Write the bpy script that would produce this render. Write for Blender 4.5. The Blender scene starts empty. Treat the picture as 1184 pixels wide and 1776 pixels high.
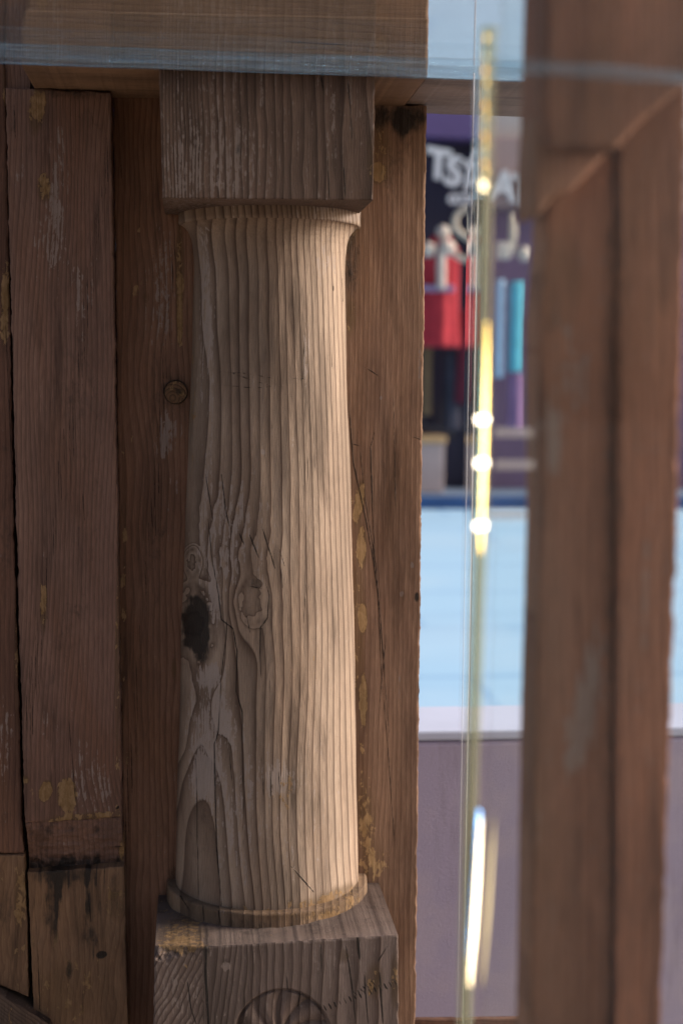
import bpy, math
import numpy as np
from mathutils import Matrix, Vector

SC = bpy.context.scene
COL = SC.collection
rad = math.radians

# ---------------------------------------------------------------- camera
FPX = 2466.7
CAM = np.array([0.0, 0.0, 1.30])
YAW, PITCH, ROLL = rad(6.06), rad(5.5), rad(0.55)
fw = np.array([math.sin(YAW) * math.cos(PITCH), math.cos(YAW) * math.cos(PITCH), -math.sin(PITCH)])
rt = np.array([math.cos(YAW), -math.sin(YAW), 0.0])
up = np.cross(rt, fw)
cr, sr = math.cos(ROLL), math.sin(ROLL)
rt, up = rt * cr + up * sr, up * cr - rt * sr
cam_d = bpy.data.cameras.new('camera')
cam = bpy.data.objects.new('camera', cam_d); COL.objects.link(cam)
cam_d.sensor_fit = 'VERTICAL'; cam_d.sensor_height = 36.0; cam_d.sensor_width = 24.0
cam_d.lens = 50.0; cam_d.clip_start = 0.01; cam_d.clip_end = 500
M = Matrix(((rt[0], up[0], -fw[0], CAM[0]), (rt[1], up[1], -fw[1], CAM[1]), (rt[2], up[2], -fw[2], CAM[2]), (0, 0, 0, 1)))
cam.matrix_world = M
cam_d.dof.use_dof = True
cam_d.dof.focus_distance = 1.24
cam_d.dof.aperture_fstop = 5.2
SC.camera = cam

# ---------------------------------------------------------------- light
SUN_EL, SUN_AZ = rad(25), rad(89.5)          # azimuth measured from +Y towards +X
SUN_DIR = np.array([math.sin(SUN_AZ) * math.cos(SUN_EL), math.cos(SUN_AZ) * math.cos(SUN_EL), math.sin(SUN_EL)])
W = bpy.data.worlds.new('World'); SC.world = W; W.use_nodes = True
nt = W.node_tree; nt.nodes.clear()
sky = nt.nodes.new('ShaderNodeTexSky'); sky.sky_type = 'NISHITA'; sky.sun_disc = False
sky.sun_elevation = SUN_EL; sky.sun_rotation = SUN_AZ; sky.dust_density = 3.0; sky.air_density = 1.0; sky.ozone_density = 1.0
bg = nt.nodes.new('ShaderNodeBackground'); bg.inputs[1].default_value = 0.082
wo = nt.nodes.new('ShaderNodeOutputWorld')
hs = nt.nodes.new('ShaderNodeHueSaturation'); hs.inputs['Saturation'].default_value = 0.9     # the camera is white-balanced for shade
wb = nt.nodes.new('ShaderNodeMix'); wb.data_type = 'RGBA'; wb.blend_type = 'MULTIPLY'; wb.inputs[0].default_value = 1.0; wb.inputs[7].default_value = (1.0, 0.87, 0.84, 1)
nt.links.new(sky.outputs[0], hs.inputs['Color']); nt.links.new(hs.outputs[0], wb.inputs[6]); nt.links.new(wb.outputs[2], bg.inputs[0]); nt.links.new(bg.outputs[0], wo.inputs[0])
sl = bpy.data.lights.new('sun', 'SUN'); sl.energy = 2.75; sl.angle = rad(26); sl.color = (1.0, 0.915, 0.81)
so = bpy.data.objects.new('sun', sl); COL.objects.link(so)
so.rotation_euler = Vector(SUN_DIR).to_track_quat('Z', 'Y').to_euler()
so.location = (6, 0, 5)
SC.view_settings.view_transform = 'Standard'; SC.view_settings.look = 'None'
SC.view_settings.gamma = 1.0; SC.view_settings.use_curve_mapping = False
SC.view_settings.exposure = 0.9
SC.cycles.use_denoising = True
SC.cycles.max_bounces = 10; SC.cycles.transparent_max_bounces = 16
SC.cycles.caustics_reflective = False; SC.cycles.caustics_refractive = False
SC.cycles.sample_clamp_indirect = 6.0

# ---------------------------------------------------------------- projection helpers (photo measurements -> metres)
def ray(px, py):
    px = np.asarray(px, float); py = np.asarray(py, float)
    a = (px - 592.0) / FPX; b = -(py - 888.0) / FPX
    return fw + a[..., None] * rt + b[..., None] * up
def on_y(px, py, Y):
    d = ray(px, py); t = (Y - CAM[1]) / d[..., 1]
    return CAM + d * t[..., None]
def on_z(px, py, Z):
    d = ray(px, py); t = (Z - CAM[2]) / d[..., 2]
    return CAM + d * t[..., None]
def proj(p):
    q = p - CAM
    w = q @ fw
    return 592 + FPX * (q @ rt) / w, 888 - FPX * (q @ up) / w

# ---------------------------------------------------------------- noise
def _h(ix, iy, s):
    n = (ix * 374761393 + iy * 668265263 + s * 974634777) & 0xffffffff
    n = ((n ^ (n >> 13)) * 1274126177) & 0xffffffff
    return ((n ^ (n >> 16)) & 0xffff) / 65535.0
def vn(x, y, s=0):
    x = np.asarray(x, float); y = np.asarray(y, float)
    x, y = np.broadcast_arrays(x, y)
    ix = np.floor(x).astype(np.int64); iy = np.floor(y).astype(np.int64)
    fx = x - ix; fy = y - iy
    fx = fx * fx * (3 - 2 * fx); fy = fy * fy * (3 - 2 * fy)
    a = _h(ix, iy, s) * (1 - fx) + _h(ix + 1, iy, s) * fx
    b = _h(ix, iy + 1, s) * (1 - fx) + _h(ix + 1, iy + 1, s) * fx
    return (a * (1 - fy) + b * fy) * 2 - 1
def fbm(x, y, s=0, o=3):
    r = 0; a = 1.0
    for k in range(o):
        r = r + a * vn(x * 2 ** k, y * 2 ** k, s + k * 17); a *= 0.5
    return r
def sst(a, b, x):
    t = np.clip((x - a) / (b - a), 0, 1); return t * t * (3 - 2 * t)
def blob(x, y, cx, cy, rx, ry, ang=0.0, soft=0.5):
    """1 in an ellipse, falling to 0 over its outer part"""
    c, s = math.cos(rad(ang)), math.sin(rad(ang))
    dx, dy = x - cx, y - cy
    u = (dx * c + dy * s) / rx; v = (-dx * s + dy * c) / ry
    r = np.sqrt(u * u + v * v)
    return 1 - sst(1 - soft, 1 + soft, r)
def polydist(x, y, pts, w=1.6):
    """distance in photo pixels to a crack that is w wide in the middle and closes at its ends"""
    best = np.full(np.shape(x), 30.0)
    n = len(pts) - 1
    tot = 0
    L = [math.hypot(pts[i + 1][0] - pts[i][0], pts[i + 1][1] - pts[i][1]) for i in range(n)]
    S = sum(L); acc = 0
    for i in range(n):
        ax, ay = pts[i]; bx, by = pts[i + 1]
        dx, dy = bx - ax, by - ay
        t = np.clip(((x - ax) * dx + (y - ay) * dy) / (dx * dx + dy * dy), 0, 1)
        d = np.hypot(x - ax - t * dx, y - ay - t * dy)
        g = (acc + t * L[i]) / S
        d = d - w * np.sqrt(np.clip(4 * g * (1 - g), 0, 1)) * 0.5 + 0.5
        best = np.minimum(best, d); acc += L[i]
    return best

# ---------------------------------------------------------------- node helper and materials
class G:
    def __init__(self, name):
        self.m = bpy.data.materials.new(name); self.m.use_nodes = True
        self.t = self.m.node_tree; self.t.nodes.clear()
        self.out = self.t.nodes.new('ShaderNodeOutputMaterial')
    def put(self, sock, v):
        if isinstance(v, bpy.types.NodeSocket): self.t.links.new(v, sock)
        elif isinstance(v, (tuple, list)) and len(v) == 3 and sock.type == 'RGBA': sock.default_value = (*v, 1)
        else: sock.default_value = v
    def n(self, typ, ins=None, out=0, **attrs):
        nd = self.t.nodes.new('ShaderNode' + typ)
        for k, v in attrs.items(): setattr(nd, k, v)
        for k, v in (ins or {}).items(): self.put(nd.inputs[k], v)
        self.last = nd
        return nd.outputs[out]
    def ma(self, op, a, b=0.0, c=0.0, clamp=False):
        return self.n('Math', {0: a, 1: b, 2: c}, operation=op, use_clamp=clamp)
    def ramp(self, v, a, b, lo=0.0, hi=1.0, smooth=True):
        return self.n('MapRange', {0: v, 1: a, 2: b, 3: lo, 4: hi}, interpolation_type='SMOOTHSTEP' if smooth else 'LINEAR')
    def mix(self, f, a, b, mode='MIX'):
        nd = self.t.nodes.new('ShaderNodeMix'); nd.data_type = 'RGBA'; nd.blend_type = mode
        self.put(nd.inputs[0], f); self.put(nd.inputs[6], a); self.put(nd.inputs[7], b)
        return nd.outputs[2]
    def attr(self, name): return self.n('Attribute', attribute_name=name, out=2)
    def pos(self, scale, off=(0, 0, 0)):
        c = self.n('TexCoord', out=3)
        return self.n('Mapping', {0: c, 1: off, 3: scale})
    def noise(self, vec, scale=1.0, det=3.0, rough=0.55, dist=0.0):
        v = self.n('TexNoise', {'Vector': vec, 'Scale': scale, 'Detail': det, 'Roughness': rough, 'Distortion': dist})
        return self.ramp(v, 0.29, 0.71, 0.0, 1.0, smooth=False)      # spread over 0..1
    def bsdf(self, **ins):
        nd = self.t.nodes.new('ShaderNodeBsdfPrincipled')
        for k, v in ins.items():
            self.put(nd.inputs[k.replace('_', ' ')], v)
        self.t.links.new(nd.outputs[0], self.out.inputs[0])
        return nd

def wood(name, light, dark, tint, seed, pale_c=(.27, .215, .19), ochre_c=(.21, .125, .052), black_c=(.012, .010, .009),
         ring_gain=1.0, bump=0.0007, sharp=3.0, fibre=1.0, axis='Z', rough=0.82, jag=0.05, warm=(.17, .085, .040), warm_amt=.35, grime=.45):
    g = G(name)
    o = (seed * 1.37, seed * 2.11, seed * 0.73)
    sx, sz = 1.0, 0.045
    st = lambda k: ((k, k, k * sz) if axis == 'Z' else (k * sz, k, k))
    fine = g.noise(g.pos(st(1500), o), 1.0, 4.0, 0.65)
    fine2 = g.noise(g.pos(st(420), o), 1.0, 4.0, 0.6)
    lowp = (7, 7, 1.6) if axis == 'Z' else (1.6, 7, 7)
    low = g.noise(g.pos(lowp, o), 1.0, 4.0, 0.6, 0.6)
    low2 = g.noise(g.pos((16, 16, 5) if axis == 'Z' else (5, 16, 16), (o[1], o[2], o[0])), 1.0, 4.0, 0.6, 0.4)
    iso = g.noise(g.pos((260, 260, 120) if axis == 'Z' else (120, 260, 260), o), 1.0, 5.0, 0.65, 0.5)
    iso2 = g.noise(g.pos((900, 900, 900), o), 1.0, 3.0, 0.6)
    ring = g.attr('ring')
    r = g.ma('ADD', ring, g.ma('MULTIPLY', g.ma('SUBTRACT', fine2, 0.5), jag))
    t = g.ma('FRACT', r)
    line = g.ma('MAXIMUM', g.ma('POWER', t, g.ma('MULTIPLY_ADD', g.attr('late'), 0.75 - sharp, sharp)), g.ramp(t, 0.0, 0.07, 1.0, 0.0))
    idx = g.ma('FLOOR', r)
    wn = g.n('TexWhiteNoise', {'W': idx}, noise_dimensions='1D')
    # colour of the bare wood
    strength = g.ma('MULTIPLY', line, g.ma('ADD', 0.72, g.ma('MULTIPLY', wn, 0.35)))
    strength = g.ma('MULTIPLY', strength, ring_gain, clamp=True)
    c = g.mix(g.ramp(low, 0.2, 0.9), light, tint)
    c = g.mix(g.ma('MULTIPLY', g.ma('ABSOLUTE', g.ma('SUBTRACT', wn, 0.5)), 0.25), c, tint)
    wm = g.noise(g.pos((11, 11, 2.6) if axis == 'Z' else (2.6, 11, 11), (o[2] + 3, o[0], o[1])), 1.0, 4.0, 0.6, 0.5)
    c = g.mix(g.ma('MULTIPLY', g.ramp(wm, .45, .95), warm_amt), c, warm)
    c = g.mix(strength, c, dark)
    gm = g.noise(g.pos((46, 46, 5) if axis == 'Z' else (5, 46, 46), (o[1] + 5, o[2], o[0])), 1.0, 5.0, 0.65, 0.4)
    c = g.mix(g.ma('MULTIPLY', g.ramp(gm, .58, .98), grime), c, tuple(x * .45 for x in dark))
    v = g.ma('ADD', 0.74 , g.ma('MULTIPLY', fine, 0.52 * fibre))
    v = g.ma('MULTIPLY', v, g.ma('ADD', 0.66, g.ma('MULTIPLY', low2, 0.68)))
    vv = g.n('CombineXYZ', {0: v, 1: v, 2: v})
    c = g.mix(1.0, c, vv, 'MULTIPLY')
    # grey-white weathered remains, broken along the fibre and mostly on the raised ribs
    pale = g.attr('pale')
    pm = g.ma('ADD', g.ma('ADD', g.ma('MULTIPLY', iso, 0.5), g.ma('MULTIPLY', fine2, 0.5)), g.ma('MULTIPLY', line, -0.28))
    pm = g.ramp(g.ma('ADD', pm, g.ma('MULTIPLY', pale, 0.60)), 0.84, 0.98)
    pm = g.ma('MULTIPLY', pm, g.ma('ADD', 0.45, g.ma('MULTIPLY', fine, 0.6)))
    c = g.mix(pm, c, pale_c)
    # old ochre paint and glue: flakes with their own edges
    och = g.attr('ochre')
    iso3 = g.noise(g.pos((85, 85, 48) if axis == 'Z' else (48, 85, 85), (o[2], o[0], o[1])), 1.0, 6.0, 0.62, 0.8)
    om = g.ramp(g.ma('ADD', g.ma('ADD', g.ma('MULTIPLY', iso3, 0.6), g.ma('MULTIPLY', iso, 0.40)), g.ma('MULTIPLY', och, 0.62)), 0.93, 0.99)
    oc = g.mix(g.ramp(iso, 0.2, 0.9), ochre_c, tuple(min(1, x * 1.35 + 0.03) for x in ochre_c))
    stainm = g.ramp(g.ma('ADD', g.ma('MULTIPLY', low2, 0.6), g.ma('MULTIPLY', och, 0.8)), 0.5, 1.0, 0.0, 0.6)
    c = g.mix(stainm, c, tuple(x * 0.42 for x in ochre_c))
    c = g.mix(g.ma('MULTIPLY', om, 0.85), c, oc)
    # black stains and knots, darker carved hollows, shade painted under the batten ledge
    dk = g.attr('dark')
    dm = g.ramp(g.ma('ADD', g.ma('ADD', g.ma('MULTIPLY', iso3, 0.35), g.ma('MULTIPLY', iso, 0.25)), g.ma('MULTIPLY', dk, 0.9)), 0.55, 1.1)
    c = g.mix(g.ma('MULTIPLY', dm, 0.93), c, black_c)
    # cracks and scratches
    ck = g.ma('ADD', g.attr('crack'), g.ma('MULTIPLY', g.ma('SUBTRACT', fine2, 0.5), 1.2))
    cm = g.ma('MULTIPLY', g.ramp(ck, 0.0, 1.1, 1.0, 0.0), g.ramp(iso, 0.05, 0.55, 0.55, 1.0))
    c = g.mix(g.ma('MULTIPLY', cm, 0.92), c, (.012, .009, .008))
    # pits
    pit = g.ramp(iso2, 0.80, 0.95)
    c = g.mix(g.ma('MULTIPLY', pit, 0.35), c, dark)
    # relief
    h = g.ma('MULTIPLY', g.ma('SUBTRACT', 1.0, line), ring_gain * 0.8)
    h = g.ma('ADD', h, g.ma('MULTIPLY', fine, 0.45))
    h = g.ma('ADD', h, g.ma('MULTIPLY', fine2, 0.28))
    h = g.ma('ADD', h, g.ma('MULTIPLY', om, 0.5))
    h = g.ma('ADD', h, g.ma('MULTIPLY', pm, 0.12))
    h = g.ma('ADD', h, g.ma('MULTIPLY', cm, -2.2))
    h = g.ma('ADD', h, g.ma('MULTIPLY', g.ma('MULTIPLY', iso, dm), 1.6))
    h = g.ma('ADD', h, g.ma('MULTIPLY', iso2, 0.18))
    b = g.n('Bump', {'Strength': 1.0, 'Distance': bump, 'Height': h})
    rg = g.ma('ADD', rough, g.ma('MULTIPLY', dm, -0.25))
    g.bsdf(Base_Color=c, Roughness=rg, Normal=b, Specular_IOR_Level=0.3)
    return g.m

def plain(name, c, rough=0.8, var=0.25, scale=20.0, bump=0.0, seed=0, spec=0.4, metallic=0.0):
    g = G(name)
    nz = g.noise(g.pos((scale, scale, scale), (seed, seed * 2, seed * 3)), 1.0, 5.0, 0.6)
    v = g.ma('ADD', 1.0 - var / 2, g.ma('MULTIPLY', nz, var))
    c2 = g.mix(1.0, c, g.n('CombineXYZ', {0: v, 1: v, 2: v}), 'MULTIPLY')
    d = dict(Base_Color=c2, Roughness=rough, Specular_IOR_Level=spec, Metallic=metallic)
    if bump:
        nz2 = g.noise(g.pos((scale * 3,) * 3, (seed, 0, 0)), 1.0, 4.0, 0.6)
        d['Normal'] = g.n('Bump', {'Strength': 1.0, 'Distance': bump, 'Height': nz2})
    g.bsdf(**d)
    return g.m

# ---------------------------------------------------------------- mesh helpers
def tag(o, label=None, cat=None, group=None, kind=None):
    if label: o['label'] = label
    if cat: o['category'] = cat
    if group: o['group'] = group
    if kind: o['kind'] = kind
    return o
def link(name, me, mat, parent=None):
    me.materials.append(mat)
    o = bpy.data.objects.new(name, me); COL.objects.link(o)
    if parent is not None:
        o.parent = parent
        o.matrix_parent_inverse = Matrix.Translation(-Vector(parent_loc(parent)))
    return o
def parent_loc(p):
    l = Vector(p.location)
    if p.parent is not None and p.parent.type == 'EMPTY': pass
    return l
def empty(name, loc, label, cat, group=None):
    o = bpy.data.objects.new(name, None); COL.objects.link(o); o.location = loc
    o.empty_display_size = 0.05
    return tag(o, label, cat, group)
def mesh_np(name, V, F, attrs=None, smooth=False):
    me = bpy.data.meshes.new(name)
    V = np.ascontiguousarray(V, dtype=np.float32)
    if isinstance(F, np.ndarray):
        nf = len(F)
        me.vertices.add(len(V)); me.vertices.foreach_set('co', V.ravel())
        me.loops.add(nf * 4); me.loops.foreach_set('vertex_index', F.astype(np.int32).ravel())
        me.polygons.add(nf); me.polygons.foreach_set('loop_start', np.arange(0, nf * 4, 4, dtype=np.int32))
        me.update(calc_edges=True)
    else:
        me.from_pydata([tuple(v) for v in V], [], F)
    me.validate()
    for k, a in (attrs or {}).items():
        at = me.attributes.new(k, 'FLOAT', 'POINT'); at.data.foreach_set('value', np.ascontiguousarray(a, dtype=np.float32).ravel())
    if smooth: me.polygons.foreach_set('use_smooth', np.ones(len(me.polygons), bool))
    return me
ATT = ('ring', 'pale', 'ochre', 'dark', 'crack', 'late')
def fill(f, shape):
    d = {}
    for k in ATT:
        v = f.get(k, 20.0 if k == 'crack' else 0.0)
        d[k] = np.broadcast_to(np.asarray(v, float), shape).copy()
    return d
def grid_faces(n, m, off=0, flip=False):
    i, j = np.meshgrid(np.arange(n - 1), np.arange(m - 1), indexing='ij')
    a = (i * m + j).ravel() + off; b = a + 1; c = a + m + 1; d = a + m
    return np.stack([a, d, c, b] if flip else [a, b, c, d], 1)

def slab(name, rows, Yf, Yb, field, mat, parent=None, step=1.6, jit=0.8, seed=1, chamfer=1.5, end_rings=0):
    """A board: front face measured in the photo as rows (py_left, px_left, py_right, px_right) from top to bottom on the
    plane Y=Yf, extruded to Y=Yb.  field(px,py) -> attributes and 'h', the relief in metres towards the viewer."""
    rows = np.array(rows, float)
    sv = np.linspace(0, 1, len(rows))
    nr = int(max(abs(rows[-1, 0] - rows[0, 0]), 4) / step) + 2
    nc = int(max(np.max(rows[:, 3] - rows[:, 1]), 4) / step) + 2
    yl = rows[:, 0]
    # rows are spaced evenly along the left edge
    t = np.interp(np.linspace(yl[0], yl[-1], nr), yl, sv)
    R = [np.interp(t, sv, rows[:, k]) for k in range(4)]
    pl = R[1] + jit * fbm(R[0] / 22.0, 0.5, seed) + jit * .5 * vn(R[0] / 4.0, 3.5, seed)
    pr = R[3] + jit * fbm(R[2] / 22.0, 7.5, seed + 5) + jit * .5 * vn(R[2] / 4.0, 3.5, seed + 9)
    u = np.linspace(0, 1, nc)
    PX = pl[:, None] * (1 - u) + pr[:, None] * u
    PY = R[0][:, None] * (1 - u) + R[2][:, None] * u
    PY[0] += jit * fbm(PX[0] / 14.0, 1.5, seed + 2); PY[-1] += jit * fbm(PX[-1] / 14.0, 2.5, seed + 3)
    f = field(PX, PY)
    P = on_y(PX, PY, Yf)
    A = fill(f, PX.shape)
    h = np.broadcast_to(f.get('h', 0.0), PX.shape).copy()
    # worn arris
    ed = np.minimum(np.minimum(np.arange(nc)[None, :], nc - 1 - np.arange(nc)[None, :]) * np.ones((nr, 1)),
                    np.minimum(np.arange(nr)[:, None], nr - 1 - np.arange(nr)[:, None]) * np.ones((1, nc))) * step
    wear = chamfer * (1.0 + 0.7 * fbm(PX / 18.0, PY / 18.0, seed + 11))
    h = h - 0.0005 * np.clip(wear - ed, 0, None) * 0.9
    P[..., 1] -= h
    B = P.copy(); B[..., 1] = Yb
    idx = np.arange(nr * nc).reshape(nr, nc)
    V = [P.reshape(-1, 3)]
    F = [grid_faces(nr, nc)]
    per = np.concatenate([idx[0, :], idx[1:, -1], idx[-1, -2::-1], idx[-2:0:-1, 0]])
    k = len(per)
    base = nr * nc
    Pp = V[0][per]
    # perimeter duplicated so that the arris stays crisp
    Bp = Pp.copy(); Bp[:, 1] = Yb
    V += [Pp, Bp]
    a = np.arange(k); b = (a + 1) % k
    F.append(np.stack([base + a, base + b, base + k + b, base + k + a], 1)[:, ::-1])
    # back: one big grid of the four corners
    cidx = [0, nc - 1, nc - 1 + nr - 1, nc - 1 + nr - 1 + nc - 1]
    F.append(np.array([[base + k + cidx[0], base + k + cidx[1], base + k + cidx[2], base + k + cidx[3]]]))
    at = {}
    for q in ATT:
        w = A[q].ravel()
        side = w[per]
        if q == 'crack': side = np.maximum(side, 6.0)
        front = side.copy(); back = side.copy()
        if q == 'ring' and end_rings:
            topbot = np.zeros(k, bool); topbot[:nc] = True; topbot[nc - 1 + nr - 1: 2 * (nc - 1) + nr] = True
            wig = .3 + PX.ravel()[per] * 0.0005 + 0.08 * fbm(PX.ravel()[per] / 25., 0.7, seed)
            front[topbot] = wig[topbot]; back[topbot] = wig[topbot] + end_rings
        if q == 'ochre' and end_rings: back = back * .3
        at[q] = np.concatenate([w, front, back])
    me = mesh_np(name, np.concatenate(V), np.concatenate(F), at)
    sm = np.zeros(len(me.polygons), bool); sm[:(nr - 1) * (nc - 1)] = True
    me.polygons.foreach_set('use_smooth', sm)
    return link(name, me, mat, parent)

def prism(name, pts, Yf, Yb, mat, parent=None, bevel=0.0):
    """a polygon measured in photo pixels on Y=Yf, extruded straight back to Y=Yb"""
    p = np.array(pts, float)
    A = on_y(p[:, 0], p[:, 1], Yf); B = A.copy(); B[:, 1] = Yb
    n = len(p)
    V = np.concatenate([A, B])
    F = [tuple(range(n)), tuple(range(2 * n - 1, n - 1, -1))] + [(i, n + i, n + (i + 1) % n, (i + 1) % n) for i in range(n)]
    qx, qy = proj(V)
    me = mesh_np(name, V, F, dict(ring=qx / 15.0, pale=qx * 0 + .15, ochre=qx * 0 + .1, dark=qx * 0, crack=qx * 0 + 20))
    o = link(name, me, mat, parent)
    fix(o, bevel)
    return o
def fix(o, bevel=0.0, seg=2):
    import bmesh
    bm = bmesh.new(); bm.from_mesh(o.data)
    bmesh.ops.recalc_face_normals(bm, faces=bm.faces)
    if bevel:
        bmesh.ops.bevel(bm, geom=list(bm.edges), offset=bevel, segments=seg, affect='EDGES', profile=0.5)
    bm.to_mesh(o.data); bm.free()
def box(name, lo, hi, mat, parent=None, bevel=0.0):
    x0, y0, z0 = lo; x1, y1, z1 = hi
    V = np.array([(x, y, z) for z in (z0, z1) for y in (y0, y1) for x in (x0, x1)])
    F = [(0, 2, 3, 1), (4, 5, 7, 6), (0, 1, 5, 4), (2, 6, 7, 3), (0, 4, 6, 2), (1, 3, 7, 5)]
    o = link(name, mesh_np(name, V, F), mat, parent)
    if bevel: fix(o, bevel)
    return o
def tube(name, pts, r, mat, parent=None, n=10):
    P = np.array(pts, float); rr = np.broadcast_to(r, len(P))
    V = []; F = []
    for i, p in enumerate(P):
        tdir = P[min(i + 1, len(P) - 1)] - P[max(i - 1, 0)]; tdir /= np.linalg.norm(tdir)
        a = np.cross(tdir, (0.0, 1.0, 0.02)); a /= np.linalg.norm(a); b = np.cross(tdir, a)
        for k in range(n):
            w = 2 * math.pi * k / n
            V.append(p + rr[i] * (math.cos(w) * a + math.sin(w) * b))
    for i in range(len(P) - 1):
        for k in range(n):
            F.append((i * n + k, i * n + (k + 1) % n, (i + 1) * n + (k + 1) % n, (i + 1) * n + k))
    F.append(tuple(range(n - 1, -1, -1))); F.append(tuple(range((len(P) - 1) * n, len(P) * n)))
    me = mesh_np(name, np.array(V), F, smooth=True)
    return link(name, me, mat, parent)

# ================================================================= SETTING
YW = 1.30                      # face of the board the column stands against
m_blue = G('pale_blue_pavement')
_n = m_blue.noise(m_blue.pos((0.8, 0.8, 0.8)), 1.0, 6.0, 0.6)
_j = m_blue.n('TexBrick', {'Vector': m_blue.pos((1, 1, 1)), 'Color1': (.40, .66, .90), 'Color2': (.38, .64, .89), 'Mortar': (.28, .52, .80),
                           'Scale': 1.0, 'Mortar Size': 0.03, 'Brick Width': 2.4, 'Row Height': 1.2})
_n3 = m_blue.noise(m_blue.pos((.35, 1.1, 1)), 1.0, 4.0, .6)
_j = m_blue.mix(m_blue.ramp(_n3, .5, 1.0, 0, .55), _j, (.27, .50, .76))
_c = m_blue.mix(m_blue.ramp(_n, .35, .7, 0, .5), _j, (.46, .69, .90))
m_blue.bsdf(Base_Color=_c, Roughness=0.8)
m_blue = m_blue.m
YF = 15.0                      # shop fronts across the way
m_ground = plain('warm_grey_paving', (.33, .28, .23), 0.85, 0.3, 3)
gr = box('ground', (-60, -40, -0.3), (80, YF + 60, -0.004), m_ground); tag(gr, kind='structure')
gb = box('pavement', (-7, 4.2, -0.1), (9, YF - 1.3, 0.0), m_blue); tag(gb, kind='structure')
m_kerb = plain('dark_blue_kerb_shade', (.03, .09, .24), 0.7, 0.4, 6)  # the kerb's dark blue shadow is put into its colour
kb = box('kerb', (-12, YF - 1.3, 0.0), (22, YF - 1.12, 0.12), m_kerb, bevel=0.015); tag(kb, kind='structure')
m_step = plain('shop_pavement_grey_blue', (.20, .29, .42), 0.8, 0.3, 4)
st_ = box('shop_pavement', (-12, YF - 1.12, 0.0), (22, YF + 0.5, 0.11), m_step); tag(st_, kind='structure')

# ================================================================= OLD WOODEN CABINET FRONT
cab_base = on_y(465, 1900, YW)
cab = empty('wooden_cabinet', (cab_base[0], YW, 0.0), 'weathered brown wooden cabinet front with a turned half column on a carved plinth', 'cabinet')

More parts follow.
